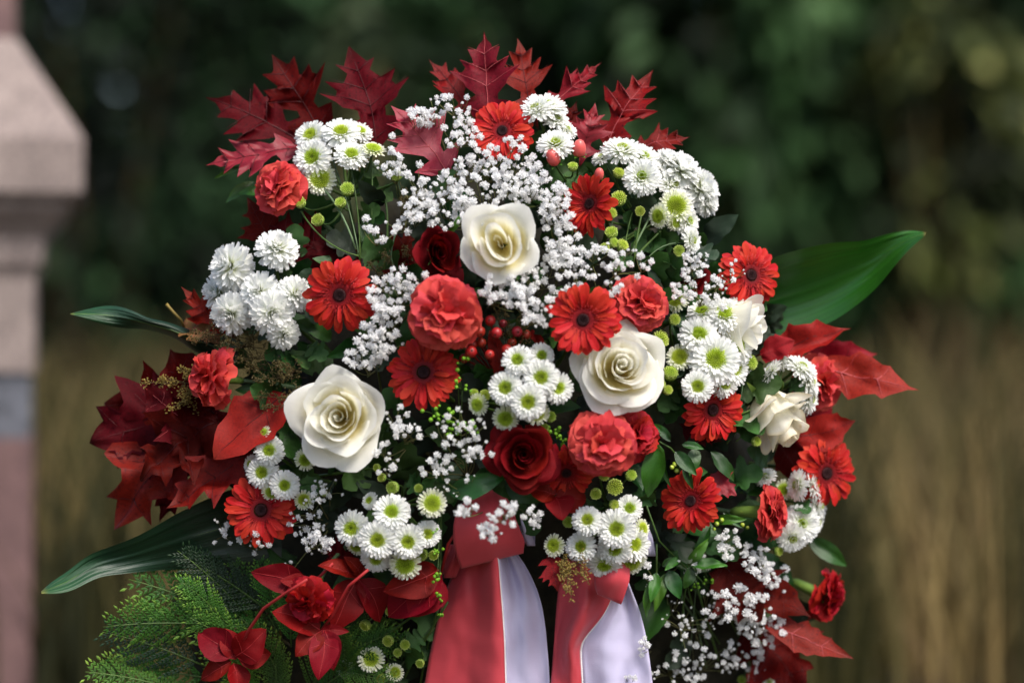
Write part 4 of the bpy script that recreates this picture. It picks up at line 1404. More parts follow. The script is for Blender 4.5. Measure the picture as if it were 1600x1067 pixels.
def ribbon_panel(parent, I, Lf, Rt, y0, y1, Yb, depth, mt, nrow=30, nu=24, under=.03, name='loop', cr=.004, ph=0., slant=0.):
    ys = np.linspace(y0, y1, nrow + 1)
    l, r = smooth(interp_edge(Lf, ys), 3), smooth(interp_edge(Rt, ys), 3)
    nb = 8
    mb = MB()

    def f(u, v):
        j = v * (nrow + nb)
        s = u * .5 + .5
        if j <= nrow:
            i = int(round(j)); vv = i / nrow
            Y = Yb - depth * math.sin(PI * min(1, vv * .92 + .06)) * (.55 + .45 * math.sin(PI * (s * .8 + .1))) + cr * math.sin(s * 7 + ph + vv * 2.5) * (1 - .5 * vv)
            # the lower hem slants
            Y += .0012 * noise.noise((s * 3, vv * 3, Lf[0][0]))
            return I @ at(l[i] + (r[i] - l[i]) * s, ys[i] - slant * vv * (s - .15), Y)
        k = (j - nrow) / nb                     # turns under
        i = nrow
        Y = Yb - depth * math.sin(PI * .98) * .8 + cr * math.sin(s * 7 + ph + 2.5) * .5 + under * k
        return I @ at(l[i] + (r[i] - l[i]) * s, ys[i] - slant * (s - .15) - 22 * k * k + 2.5 * math.sin(k * PI), Y)
    mb.grid(f, nu, nrow + nb)
    o = obj(name, mb.mesh('ribbon_loop', mt), parent)
    s = o.modifiers.new('thickness', 'SOLIDIFY'); s.thickness = .0005; s.offset = 1
    return o


rp = at(780, 860, -.02)
rib = thing('ribbon', 'wide satin ribbon, one half red and one half white, hanging in two tails', 'ribbon', Matrix.Translation(rp))
I = inv(rib)


def fold1(s, v):
    a = min(1, v * 2.2)
    return (.010 * math.sin(s * 9.5 + .6 - v * .5) + .006 * math.sin(s * 19 + 2 + v)) * (1.15 - .6 * a) - .020 * math.sin(PI * s) + .012 * v + .006 * math.exp(-((s - .73) / .07) ** 2 - ((v - .18) / .12) ** 2)


def fold2(s, v):
    return (.0075 * math.sin(s * 8.5 + 2.2 + v * 1.4) + .0045 * math.sin(s * 17 + 1 - v * 3)) * (1.1 - .5 * v) - .016 * math.sin(PI * s) + .010 * v \
        + .006 * math.sin(s * 6 - v * 9) * math.exp(-((s - .3) / .3) ** 2)


ribbon_tail(rib, I, [(716, 862), (712, 882), (701, 912), (690, 945), (680, 985), (671, 1025), (664, 1067), (656, 1120)],
            [(776, 862), (779, 880), (782, 920), (785, 955), (788, 1000), (790, 1067), (791, 1120)],
            [(806, 862), (815, 873), (828, 895), (840, 922), (848, 950), (853, 985), (857, 1030), (859, 1067), (860, 1120)], 862, 1150, .028, fold1)
ribbon_tail(rib, I, [(884, 872), (874, 910), (870, 945), (867, 985), (864, 1030), (861, 1067), (858, 1120)],
            [(966, 872), (963, 910), (955, 938), (942, 962), (925, 982), (911, 998), (906, 1012), (907, 1035), (909, 1067), (907, 1120)],
            [(972, 872), (980, 905), (990, 930), (1000, 955), (1008, 985), (1013, 1015), (1018, 1050), (1021, 1080), (1024, 1120)], 872, 1150, .028, fold2)
ribbon_panel(rib, I, [(745, 764), (730, 778), (712, 800), (708, 820), (708, 845), (713, 866), (721, 886)], [(772, 764), (792, 778), (801, 800), (808, 825), (815, 848), (821, 862), (818, 878)], 764, 884, -.004, .026, M['ribbon_red'], cr=.003, slant=24)
ribbon_panel(rib, I, [(800, 790), (808, 815), (815, 840), (824, 853)], [(812, 790), (822, 815), (832, 838), (836, 850)], 790, 852, .012, .014, M['ribbon_white'], 14, 8, .02)
ribbon_panel(rib, I, [(930, 872), (928, 900), (930, 925), (938, 938)], [(985, 872), (984, 900), (975, 922), (964, 942)], 872, 930, -.012, .012, M['ribbon_red'], 16, 14, .02, slant=-16)
ribbon_panel(rib, I, [(990, 812), (1000, 845), (1006, 866)], [(1008, 812), (1020, 838), (1024, 866)], 812, 868, .02, .012, M['ribbon_white'], 14, 8, .02)
ribbon_panel(rib, I, [(700, 850), (694, 880), (690, 900)], [(722, 850), (722, 880), (712, 900)], 850, 902, .03, .01, M['ribbon_red'], 12, 8, .02)

# ================================================================ GERBERAS
gerbera(785, 205, 50, (-.12, -1, .25), 'red gerbera at the very top under the oak leaves', -.0, 1, .2)
gerbera(922, 319, 49, (-.75, -1, .2), 'red gerbera turned left between the upper gypsophila and the right arc', -.01, 2, .9)
gerbera(531, 461, 59, (-.12, -1, -.02), 'red gerbera at the left beside the fluffy white chrysanthemums', -.012, 3, .4)
gerbera(911, 500, 58, (-.05, -1, .05), 'red gerbera overlapping the white rose right of the centre', -.035, 4, 1.4)
gerbera(662, 582, 57, (-.1, -1, .22), 'red gerbera below the big frontal carnation', -.0, 5, 2.2)
gerbera(1173, 430, 52, (.45, -1, .1), 'red gerbera in front of the broad green blade leaf', .0, 6, .3)
gerbera(1113, 640, 52, (.45, -1, -.15), 'red gerbera under the right chrysanthemum spray', -.0, 7, 1.2)
gerbera(1080, 783, 52, (-.55, -1, .3), 'red gerbera among the ivy at the lower right', -.01, 8, 2.0)
gerbera(1291, 739, 54, (.45, -1, -.05), 'red gerbera furthest to the right', .0, 9, .7)
gerbera(408, 797, 57, (-.12, -1, .15), 'red gerbera at the lower left on the long dark blade leaf', -.012, 10, 1.7)
gerbera(885, 738, 46, (.05, -1, -.55), 'dark red gerbera hanging below the frontal carnation right of the dark rose', -.0, 11, .5)
gerbera(1160, 1092, 40, (.1, -1, .2), 'red gerbera cut off by the bottom edge', -.0, 12, .5)

# ================================================================ CARNATIONS
carnation(437, 293, 45, (-.45, -1, .35), 'red carnation at the upper left with its stem showing', -.01, 1, root=(at(556, 396, .03)), depth=.9)
carnation(694, 490, 60, (-.05, -1, .0), 'big red carnation facing the viewer left of the red berries', -.03, 2)
carnation(1000, 474, 46, (.3, -1, .1), 'red carnation behind the gerbera right of the centre', -.01, 3)
carnation(334, 590, 48, (-1, -.55, .12), 'red carnation turned left with its grey green stem showing', -.015, 4, root=(at(470, 607, .03)), depth=1.1, cal=.75)
carnation(940, 693, 54, (.02, -1, .05), 'red carnation facing the viewer below the right white rose', -.03, 5)
carnation(992, 680, 42, (.5, -1, .1), 'deep red carnation half hidden behind the frontal one', .0, 6, True)
carnation(1203, 800, 46, (1, -.35, .0), 'red carnation seen from the side with its green cup at the right', -.005, 7, depth=.7, root=(at(1060, 760, .05)))
carnation(1290, 932, 44, (1, -.45, -.45), 'red carnation on a long green cup at the lower right', -.01, 8, True, depth=.75, root=(at(1180, 870, .05)))
carnation(484, 938, 40, (-.35, -1, -.75), 'dark red carnation hanging above the conifer fronds', -.05, 9, True, root=(at(545, 850, .05)))
carnation(1276, 598, 48, (.9, -1, .1), 'red carnation behind the right chrysanthemums by the maple leaves', .02, 10)

# ================================================================ ROSES
rose(782, 382, 62, (-.1, -1, .1), 'white rose with an open oval heart above the centre', 'w3', -.03, .5, .95, 1)
rose(532, 652, 72, (-.08, -1, .08), 'big open white rose left of the centre with pointed petals', 'w', -.025, 1.1, 1.0, 2)
rose(967, 577, 71, (.12, -1, .22), 'open white rose right of the centre under the gerbera', 'w2', -.015, 2.4, 1.0, 3)
rose(1199, 634, 66, (.5, -.42, -.8), 'fading white rose hanging sideways at the right', 'bud', .01, .4, .82, 4)
rose(1126, 506, 66, (1, -.32, -.1), 'white rosebud seen from the side under the right gerbera', 'bud2', .01, .4, 1.0, 5)
rose(683, 398, 48, (.25, -1, .1), 'dark red rose in shade left of the upper white rose', 'd2', .0, .3, .85, 6, group='dark red roses in the wreath')
rose(817, 711, 50, (.05, -1, .05), 'dark velvety red rose below the centre chrysanthemums', 'd', -.015, 1.3, 1.0, 7, group='dark red roses in the wreath')
rose(1072, 440, 34, (.2, -1, .2), 'dark red rose almost hidden behind gypsophila at the upper right', 'd2', .035, 2.3, 1.0, 8, group='dark red roses in the wreath')

# ================================================================ CHRYSANTHEMUM SPRAYS
mum_spray('white chrysanthemum spray with green centres at the upper left',
          [(486, 212, 25, 'b', (-.5, .55)), (533, 208, 29, 'b', (-.05, 1.0)), (489, 247, 29, 'b', (-.35, .3), -.01), (549, 243, 26, 'b', (.1, .9), -.008), (583, 234, 20, 'y', (.4, 1.6)), (500, 280, 25, 'y', (.1, .2)), (562, 206, 20, 'b', (.6, 1.2), .02)],
          [(543, 297, 11), (498, 345, 10), (470, 318, 9), (533, 318, 9), (620, 275, 9)], [(570, 320, 600, 345), (575, 300, 612, 312), (560, 350, 592, 322), (600, 260, 570, 275), (540, 270, 590, 290, .04)], (560, 400), .06, hd=.02, seed=1)
mum_spray('fluffy double white chrysanthemum spray at the left without green centres',
          [(362, 418, 38, 'p', (-.8, .35)), (433, 391, 33, 'p', (.2, .9)), (344, 458, 30, 'p', (-1.2, .0), .012), (406, 455, 30, 'p', (-.1, .3), -.012), (425, 488, 35, 'p', (.3, -.2), -.015), (460, 459, 28, 'p', (.7, .1)), (362, 490, 34, 'p', (-.4, -.3), -.012), (443, 521, 26, 'p', (.3, -.5))],
          [], [(430, 430, 455, 425), (430, 420, 410, 440), (440, 540, 415, 560), (455, 545, 480, 575, .01), (460, 550, 440, 580, .01), (480, 540, 510, 560, .01)], (520, 560), .1, seed=2)
mum_spray('white chrysanthemum spray at the top right of the top gerbera',
          [(850, 168, 34, 'c', (.1, 2.2)), (838, 172, 26, 'c', (-.5, 1.4), -.01), (868, 188, 24, 'c', (.6, 1.2)), (868, 226, 27, 'c', (.0, .9), -.01), (885, 203, 18, 'c', (.9, 1.2))],
          [(895, 262, 8)], [(860, 260, 880, 250)], (850, 330), .08, seed=3)
mum_spray('long arc of white chrysanthemums curving down at the upper right',
          [(972, 236, 32, 'c', (.1, 1.6)), (1005, 248, 28, 'c', (.4, 1.2)), (1003, 277, 29, 'c', (-.1, .3), -.012), (1036, 266, 28, 'c', (.6, .9)), (1050, 290, 27, 'c', (.8, .7)), (1063, 318, 27, 'c', (1., .5)), (1073, 346, 25, 'c', (1.3, .3)), (1080, 376, 21, 'c', (1.6, .1)), (1056, 322, 25, 'y', (.1, .1), -.01), (1030, 338, 18, 'y', (-.9, -.1), -.01), (1056, 345, 17, 'y', (.8, -.4), -.008), (940, 247, 16, 'c', (-.9, 1.6), .01)],
          [(967, 312, 12), (954, 334, 9), (956, 365, 10), (958, 380, 8), (971, 385, 10), (944, 388, 8), (966, 272, 9), (1000, 330, 8), (1060, 392, 9)], [(1000, 350, 975, 335), (1010, 370, 1040, 385), (1020, 360, 990, 395), (1010, 330, 1022, 300), (1020, 380, 1060, 370), (990, 400, 960, 420), (1030, 395, 1065, 420)], (980, 420), .06, hd=.02, seed=4)
mum_spray('large full white chrysanthemums standing out at the upper right edge',
          [(1062, 268, 34, 'q', (.7, -.6, 1.)), (1092, 296, 34, 'q', (1.1, -.7, .5)), (1042, 254, 24, 'q', (.3, -.6, 1.)), (1104, 318, 22, 'q', (1., -.6, .1))], [], [(1085, 390, 1100, 365, .04)], (1010, 400), .11, seed=5)
mum_spray('large white chrysanthemum spray at the right beside the side facing rosebud',
          [(1131, 492, 32, 'b', (.1, .9), -.012), (1092, 524, 31, 'b', (.05, .55), -.01), (1117, 562, 38, 'b', (.1, .35), -.03), (1150, 540, 30, 'b', (.7, .4), -.01), (1145, 575, 30, 'b', (.8, .1), -.01), (1090, 604, 25, 'b', (-.05, .1), -.03), (1131, 598, 24, 'b', (.5, -.2), -.01), (1062, 558, 21, 'y', (-.1, .2)), (1097, 488, 24, 'b', (-.4, 1.3), .0), (1150, 480, 20, 'b', (.3, 1.2), .0), (1056, 470, 20, 'y', (-.2, .6), .02), (1163, 565, 20, 'b', (1.4, .1))],
          [(1029, 532, 14), (1047, 585, 12), (1053, 500, 9), (1030, 600, 9), (1042, 610, 8)], [(1030, 560, 1055, 545), (1060, 610, 1030, 640), (1050, 490, 1035, 470), (1070, 620, 1040, 660, .04)], (1010, 640), .1, seed=6)
mum_spray('white chrysanthemum spray with green centres in the middle under the red berries',
          [(809, 563, 25, 'b', (-.2, .35), -.03), (846, 556, 20, 'b', (.1, .3), -.01), (845, 590, 27, 'b', (.05, .15), -.03), (790, 606, 26, 'b', (-.15, .1), -.03), (825, 628, 27, 'b', (.0, .0), -.035), (871, 606, 24, 'b', (.35, .05), -.02), (790, 653, 20, 'y', (-.1, -.2), -.02), (838, 644, 21, 'y', (.1, -.4), -.015), (747, 632, 18, 'y', (-.7, -.1), -.01)],
          [(757, 617, 9), (859, 652, 9), (851, 668, 7), (740, 615, 7)], [(770, 590, 745, 570), (800, 590, 790, 570)], (800, 700), .08, seed=7)
mum_spray('white chrysanthemum spray at the bottom left of the ribbon',
          [(612, 800, 27, 'b', (.0, .35), -.02), (550, 825, 26, 'b', (-.25, .1), -.015), (590, 843, 29, 'b', (-.1, .0), -.035), (637, 846, 27, 'b', (.1, .0), -.03), (668, 834, 20, 'b', (.3, .1), -.015), (588, 872, 24, 'b', (-.2, -.45), -.02), (633, 881, 25, 'y', (.05, -.15), -.02), (558, 850, 18, 'y', (-.4, -.4), .0), (675, 786, 23, 'y', (.05, .1), -.02), (578, 782, 14, 'b', (-.8, .5))],
          [(660, 866, 10), (678, 866, 8), (615, 761, 10), (655, 763, 7), (598, 746, 7), (640, 870, 9)], [(600, 800, 570, 780, .03), (640, 740, 660, 770, .01), (680, 750, 705, 785, .01), (690, 740, 660, 760, .02)], (640, 740), .08, seed=8)
mum_spray('small white chrysanthemum spray at the left below the big white rose',
          [(421, 704, 23, 'b', (-.2, .15), -.01), (410, 738, 24, 'b', (-.15, .1), -.01), (445, 758, 23, 'b', (.1, .05), -.02), (392, 725, 15, 'b', (-1.2, .2)), (477, 718, 17, 'y', (.05, .0), -.01), (475, 781, 15, 'y', (-.1, .3), -.005), (425, 768, 16, 'y', (-.1, -.4), -.01), (412, 676, 12, 'y', (-.6, .6))],
          [(590, 730, 6), (505, 770, 6)], [(455, 730, 500, 760, .03), (470, 700, 500, 690, .03), (480, 740, 490, 780, .02)], (540, 760), .08, seed=9)
mum_spray('white chrysanthemum spray at the bottom right of the ribbon knot',
          [(918, 813, 23, 'b', (-.1, .35), -.02), (908, 854, 24, 'b', (-.2, .15), -.02), (963, 826, 29, 'b', (.0, .1), -.035), (983, 794, 21, 'b', (.2, .25), -.01), (960, 857, 25, 'b', (.0, -.2), -.025), (944, 880, 27, 'b', (-.1, -.75), -.02), (990, 850, 27, 'b', (.4, -.05), -.02), (985, 876, 24, 'y', (.3, -.6), -.015), (1003, 825, 16, 'y', (1.1, .3), -.01), (866, 852, 18, 'y', (-.5, .1), -.005)],
          [(887, 815, 9), (960, 760, 13), (985, 743, 9), (931, 770, 9), (958, 788, 8), (943, 742, 9)], [(940, 780, 920, 800, .03), (1000, 790, 1020, 770)], (950, 730), .08, seed=10)
mum_spray('white chrysanthemums seen edge on at the right above the hanging rose',
          [(1205, 580, 21, 'c', (-.75, -.12, .6)), (1222, 559, 20, 'c', (-1, -.1, .2), .01), (1252, 575, 25, 'c', (.5, -.5, .9), .0), (1264, 596, 27, 'c', (1, -.45, .3), -.005), (1264, 622, 25, 'c', (1, -.4, -.1), .0), (1252, 636, 20, 'c', (.8, -.5, -.5), .0)],
          [(1170, 567, 12), (1180, 690, 8)], [(1235, 590, 1255, 610, .0), (1150, 640, 1175, 690, .02), (1190, 640, 1165, 610, .02)], (1120, 640), .1, seed=11)
mum_spray('white chrysanthemums seen from the side at the lower right by the gerbera',
          [(1247, 758, 24, 'c', (-.8, -.35, .1), .0), (1270, 757, 26, 'c', (1, -.4, .3)), (1278, 788, 26, 'c', (1, -.5, -.05)), (1252, 818, 29, 'c', (.15, .1), -.01), (1238, 840, 24, 'c', (.2, -.4), -.01), (1275, 815, 20, 'c', (1, -.5, -.3), .0), (1196, 745, 18, 'c', (-.3, -.4, .6), .02), (1225, 765, 16, 'y', (-.5, .4), .02)],
          [(1215, 860, 8)], [(1240, 785, 1265, 800, .0), (1200, 730, 1170, 700, .02), (1195, 745, 1160, 760, .02), (1220, 770, 1195, 810, .02)], (1120, 760), .1, seed=12)
mum_spray('small pale chrysanthemums and buds at the bottom left of the ribbon tail',
          [(580, 1030, 20, 'y', (-.1, .3), .0), (617, 1050, 14, 'y', (.2, .3), .0), (540, 1045, 15, 'b', (-.6, .4), .0)],
          [(608, 1000, 9, .0), (632, 1006, 8, .0), (622, 1018, 7, .0), (572, 975, 9, .0), (610, 955, 7, .0), (597, 1058, 8, .0), (657, 1035, 7, .0)], [(640, 1060, 600, 1085, .02), (680, 990, 650, 1030, .04), (650, 1000, 690, 1040, .04)], (680, 930), .09, seed=13)
mum_spray('pale chrysanthemum buds low in the lower right gypsophila',
          [(1197, 1018, 12, 'y', (.3, .8)), (1195, 1045, 17, 'y', (.2, .3)), (1200, 1062, 15, 'b', (.5, .2))], [(1160, 1060, 7)], [(1150, 1030, 1120, 1000, .03)], (1090, 900), .1, seed=14)

# ================================================================ GYPSOPHILA
gyp_spray('gypsophila spray at the top left of the top gerbera', [(700, 175, 52, 26, 24, 9), (722, 215, 30, 30, 15, 9), (658, 180, 22, 14, 8, 9)], (700, 330), seed=1)
gyp_spray('loose gypsophila left of centre above the dark red rose', [(622, 255, 38, 40, 18, 8.5), (665, 290, 45, 45, 30, 9.5), (605, 350, 35, 40, 13, 8.5), (630, 325, 40, 25, 10, 8)], (640, 420), seed=2)
gyp_spray('dense gypsophila below the top gerbera', [(790, 262, 60, 38, 46, 10), (735, 265, 28, 25, 14, 9.5), (800, 218, 18, 8, 4, 8, -.045)], (780, 360), seed=3)
gyp_spray('dense gypsophila above the upper white rose', [(745, 315, 45, 35, 30, 9.5), (835, 300, 40, 35, 30, 10), (700, 335, 35, 30, 16, 9)], (760, 400), seed=4)
gyp_spray('arc of gypsophila along the right side of the upper white rose', [(870, 335, 24, 45, 30, 10), (880, 385, 26, 40, 26, 10), (900, 420, 30, 35, 16, 9)], (860, 480), seed=5)
gyp_spray('gypsophila below the upper white rose above the red berries', [(800, 455, 50, 28, 24, 10, -.03), (835, 478, 28, 32, 20, 10, -.03), (850, 430, 35, 20, 16, 9)], (810, 540), seed=6)
gyp_spray('gypsophila between the left gerbera and the big carnation', [(612, 452, 38, 32, 30, 10), (598, 500, 28, 35, 22, 10), (640, 440, 30, 18, 10, 9)], (640, 600), seed=7)
gyp_spray('gypsophila above the big open white rose', [(585, 535, 35, 28, 20, 10), (560, 560, 25, 22, 10, 9), (610, 530, 20, 30, 8, 9)], (600, 640), seed=8)
gyp_spray('gypsophila right of the arc beside the small carnation', [(945, 405, 45, 25, 15, 8.5), (985, 415, 35, 25, 12, 9, -.03), (965, 450, 18, 20, 4, 8, -.045), (880, 480, 18, 40, 8, 8)], (920, 500), seed=9)
gyp_spray('fine gypsophila at the upper right in front of the right gerbera', [(1085, 415, 45, 35, 18, 8, -.03, .4), (1115, 455, 30, 32, 18, 8, -.04, .4), (1065, 455, 22, 25, 10, 8, -.03, .3), (1145, 440, 25, 30, 8, 6, -.05, .6)], (1030, 520), seed=10)
gyp_spray('fine gypsophila right of the big open white rose', [(622, 640, 20, 40, 10, 8.5), (655, 665, 40, 25, 9, 8.5), (610, 715, 30, 35, 10, 8.5, -.02, .4)], (680, 720), seed=11)
gyp_spray('gypsophila left of the dark velvety rose', [(725, 675, 45, 35, 22, 9, -.025, .4), (735, 715, 35, 30, 18, 9, -.02, .4), (700, 730, 40, 20, 14, 8, -.02, .3), (720, 760, 60, 20, 10, 6, -.02, .7)], (750, 790), seed=12)
gyp_spray('gypsophila hanging over the red ribbon knot', [(790, 800, 28, 22, 11, 9, -.068, .2), (768, 830, 25, 15, 8, 9, -.068, .2), (727, 795, 18, 15, 6, 9, -.065, .3), (825, 810, 18, 25, 8, 8, -.02)], (790, 740), .02, seed=13)
gyp_spray('budding gypsophila left of the bottom left chrysanthemums', [(495, 810, 42, 35, 26, 8, -.02, .6), (515, 765, 50, 25, 14, 7, -.02, .6), (480, 850, 40, 20, 14, 9, -.025, .3), (440, 880, 20, 20, 5, 5, -.02, .6)], (580, 800), seed=14)
gyp_spray('gypsophila under the lower left gerbera on the blade leaf', [(375, 850, 45, 18, 14, 8, -.02, .3), (348, 830, 15, 25, 6, 7, -.02, .4)], (440, 860), seed=15)
gyp_spray('small gypsophila under the side facing carnation at the right', [(1145, 850, 35, 20, 16, 9, -.02), (1195, 880, 32, 22, 18, 9, -.02), (1075, 870, 35, 25, 8, 8, .0), (1020, 890, 12, 25, 4, 8, .0)], (1100, 830), seed=16)
gyp_spray('gypsophila in the lower right corner of the wreath', [(1165, 945, 35, 28, 26, 10, -.03), (1190, 985, 32, 32, 34, 9.5, -.03), (1135, 965, 28, 22, 10, 9, -.02), (1195, 1040, 25, 25, 12, 9, -.02)], (1100, 870), seed=17)
gyp_spray('sparse budding gypsophila right of the ribbon at the bottom', [(1080, 985, 45, 45, 26, 7.5, -.01, .5), (1060, 1040, 50, 35, 28, 8, -.01, .4), (1120, 1030, 45, 45, 30, 7.5, -.015, .45), (1100, 940, 35, 25, 14, 7, -.01, .5), (1050, 940, 25, 25, 8, 6, -.0, .6)], (1090, 900), seed=18)
gyp_spray('few gypsophila florets lying on the white tail of the ribbon', [(1006, 1020, 14, 22, 5, 8, -.04, .2), (985, 1062, 10, 8, 2, 8, -.04, .1)], (1060, 960), seed=19)
gyp_spray('gypsophila behind the right carnations at the edge', [(1215, 905, 12, 30, 5, 8, -.01), (1190, 905, 25, 12, 6, 9, -.015)], (1120, 860), seed=20)

# ================================================================ BERRIES, IVY, GRASS PLUMES AND OTHER SMALL THINGS
def ball(r=1., eye=True):
    mb = MB()
    mb.lathe([(.02, -1.), (.45, -.9), (.8, -.6), (.98, -.1), (.95, .3), (.72, .7), (.4, .92), (.12, .97), (.02, .93)], 16, 0)
    for k in range(5):
        a = k * 2 * PI / 5
        p = Vector((.10 * math.cos(a), .10 * math.sin(a), .94))
        o = Vector((math.cos(a), math.sin(a), 0))
        s = Vector((-math.sin(a), math.cos(a), 0)) * .10
        mb.add([p + s, p - s, p + o * .16 + Vector((0, 0, .12))], [(0, 1, 2)], None, 1)
    mb.lathe([(.18, .93), (.1, 1.0), (.01, .98)], 8, 1)
    return mb.mesh('berry', [M['berry'], M['berry_eye']])


BALL = ball()
q = random.Random(88)
t = thing('berry_cluster', 'cluster of small round red berries on red stalks in the centre', 'berries', Matrix.Translation(at(780, 560, .0)))
I = inv(t)
vb = MB()
hub = at(775, 590, .03)
for px, py, r, dY in ((766, 501, 10, -.01), (776, 520, 10, -.022), (749, 518, 11, -.012), (808, 518, 10, -.015), (736, 550, 11, -.012), (765, 554, 9, -.02), (792, 547, 11, -.012), (738, 538, 10, -.0), (752, 535, 9, .0), (822, 523, 9, .0), (800, 535, 9, .005), (786, 506, 8, .005), (725, 560, 9, .01)):
    Y = dome(px, py) + dY
    p = at(px, py, Y)
    n = Vector((q.gauss(0, .35), -1, q.gauss(-.1, .4))).normalized()
    obj('berry', BALL, t, I @ frame(n, q.uniform(0, 6), p, r * .88 * kpx(Y)))
    vb.tube(bez(p - n * r * .88 * kpx(Y), p.lerp(hub, .5) + Vector((0, .015, 0)), hub, 6), .0009, .0012, 5)
obj('stalk', vb.mesh('stalk', M['stalk_red']), t, I)
oak('red leaf in shade behind the red berries', (780, 590), (768, 515), .6, 'round_red', (.2, .1), (.02, .02), oval(.34, .5), group='red leaves behind the berries', name='red_leaf')
oak('dark red leaf under the gerbera right of the red berries', (850, 560), (830, 515), .7, 'round_red', (-.2, .1), (.03, .03), oval(.4, .5), group='red leaves behind the berries', name='red_leaf')


def hyp_mesh():
    mb = MB()
    mb.lathe([(.02, -1.), (.5, -.92), (.74, -.6), (.78, -.1), (.68, .45), (.45, .85), (.15, 1.02), (.02, 1.04)], 18, 0, None, lambda a, v: 1 - .09 * max(0, math.cos(a * 3)) ** 4)
    return mb.mesh('hypericum_berry', M['hyp'])


HYP = hyp_mesh()
t = thing('hypericum_sprig', 'sprig of three pink egg shaped berries right of the top chrysanthemums', 'berries', Matrix.Translation(at(890, 262, .04)))
I = inv(t)
vb = MB()
hub = at(900, 300, .07)
for px, py, r, n in ((864, 246, 14, (-.3, -.6, .7)), (905, 232, 14, (.05, -.4, .9)), (936, 272, 10, (.1, -.5, .8))):
    Y = dome(px, py) - .012
    p = at(px, py, Y)
    n = Vector(n).normalized()
    F = I @ frame(n, q.uniform(0, 6), p, r * kpx(Y))
    b = obj('berry', HYP, t, F)
    for k in range(5):
        a = k * 2 * PI / 5
        o = obj('sepal', LB[k % 3], b, Matrix.Rotation(a, 4, 'Z') @ Matrix.Translation((0, .2, -1.02)) @ Matrix.Rotation(.25, 4, 'X') @ Matrix.Scale(.9, 4))
    vb.tube(bez(p - n * r * kpx(Y), p - n * .025, hub, 6), .0009, .0012, 5)
obj('stalk', vb.mesh('stalk', M['stem']), t, I)


def ivy(label, leaves, stem, dY=-.005, berries=(), group='ivy sprigs in the wreath'):
    bx, by = stem[0]
    t = thing('ivy_sprig', label, 'ivy', Matrix.Translation(at(bx, by, dome(bx, by) + dY)), group)
    I = inv(t)
    qq = random.Random(int(bx))
    vb = MB()
    vb.tube([at(x, y, dome(x, y) + dY + .006) for x, y in stem], .0011, .0007, 5)
    for x0, y0, x1, y1, w_, br in leaves:
        Y = dome(x0, y0) + dY
        me = (LB if br else LG)[qq.randrange(3)]
        o = put_leaf(t, me, at(x0, y0, Y), at(x1, y1, Y - qq.uniform(-.008, .014)), (qq.gauss(0, .4), qq.gauss(.35, .35)))
        o.matrix_basis = I @ o.matrix_basis @ Matrix.Diagonal((w_, 1, 1, 1))
    for x, y, r in berries:
        o = obj('berry', HYPG, t, I @ frame((qq.gauss(0, .3), -1, qq.gauss(0, .3)), 0, at(x, y, dome(x, y) + dY - .006), r * kpx(0)))
    obj('stem', vb.mesh('stem', M['stem']), t, I)


gb = MB()
gb.lathe([(.02, -1), (.7, -.7), (1, 0), (.7, .7), (.02, 1)], 10)
HYPG = gb.mesh('green_berry', M['bud'])
ivy('ivy sprig with a large bright leaf right of the dark gerbera', [(1030, 694, 1012, 777, .95, 1), (1034, 700, 1044, 760, .5, 0), (1055, 705, 1088, 742, .8, 0), (1048, 690, 1022, 660, .8, 0), (1088, 700, 1078, 742, .9, 0), (1070, 720, 1082, 765, .55, 0), (1110, 705, 1150, 752, .9, 0), (1065, 695, 1100, 700, .6, 0)], [(1030, 690), (1048, 700), (1060, 715), (1062, 740)], -.005, [(1054, 725, 4), (1060, 722, 4), (1050, 730, 4), (1057, 735, 4), (1072, 720, 3)])
ivy('ivy sprig with bright leaves below the lower right gerbera', [(1075, 880, 1108, 842, .75, 1), (1078, 882, 1138, 882, .7, 1), (1060, 870, 1040, 890, .8, 1), (1080, 885, 1070, 920, .9, 0), (1090, 870, 1110, 820, .8, 0)], [(1010, 790), (1030, 845), (1055, 870), (1078, 882)], -.0, [(1120, 818, 4), (1128, 812, 4), (1116, 826, 3), (1160, 820, 4), (1168, 824, 3)])
ivy('ivy sprig with narrow leaves hanging right of the ribbon', [(1025, 895, 1018, 940, .8, 1), (1022, 900, 1008, 965, .5, 1), (1042, 895, 1022, 955, .6, 1), (1045, 890, 1062, 935, 1.0, 0), (1035, 885, 1050, 870, .8, 0)], [(1026, 850), (1026, 895), (1020, 940)], .0)
ivy('green leaf pointing right beside the side facing carnation cup', [(1112, 815, 1165, 810, .6, 1), (1130, 800, 1160, 825, .5, 0)], [(1095, 800), (1112, 815), (1165, 822)], .01)
ivy('single green leaf sticking out right below the right chrysanthemums', [(1262, 842, 1325, 884, .62, 0), (1215, 875, 1235, 935, 1.2, 0)], [(1235, 835), (1262, 842)], .03)
ivy('green leaf tips sticking out left of the upper left carnation', [(400, 285, 352, 315, .8, 1), (430, 300, 372, 300, .8, 1), (375, 262, 335, 278, .35, 1)], [(420, 300), (400, 290)], .045)
ivy('bright green leaf in the gap between the dark red rose and upper white rose', [(700, 365, 722, 335, .6, 1), (700, 770, 790, 745, .9, 0)], [(690, 375), (700, 365)], -.005)
ivy('dark leaves below the dark velvety rose', [(790, 750, 845, 785, .9, 0), (770, 735, 735, 760, .9, 0), (760, 745, 800, 778, .8, 0)], [(800, 740), (790, 750)], .015)


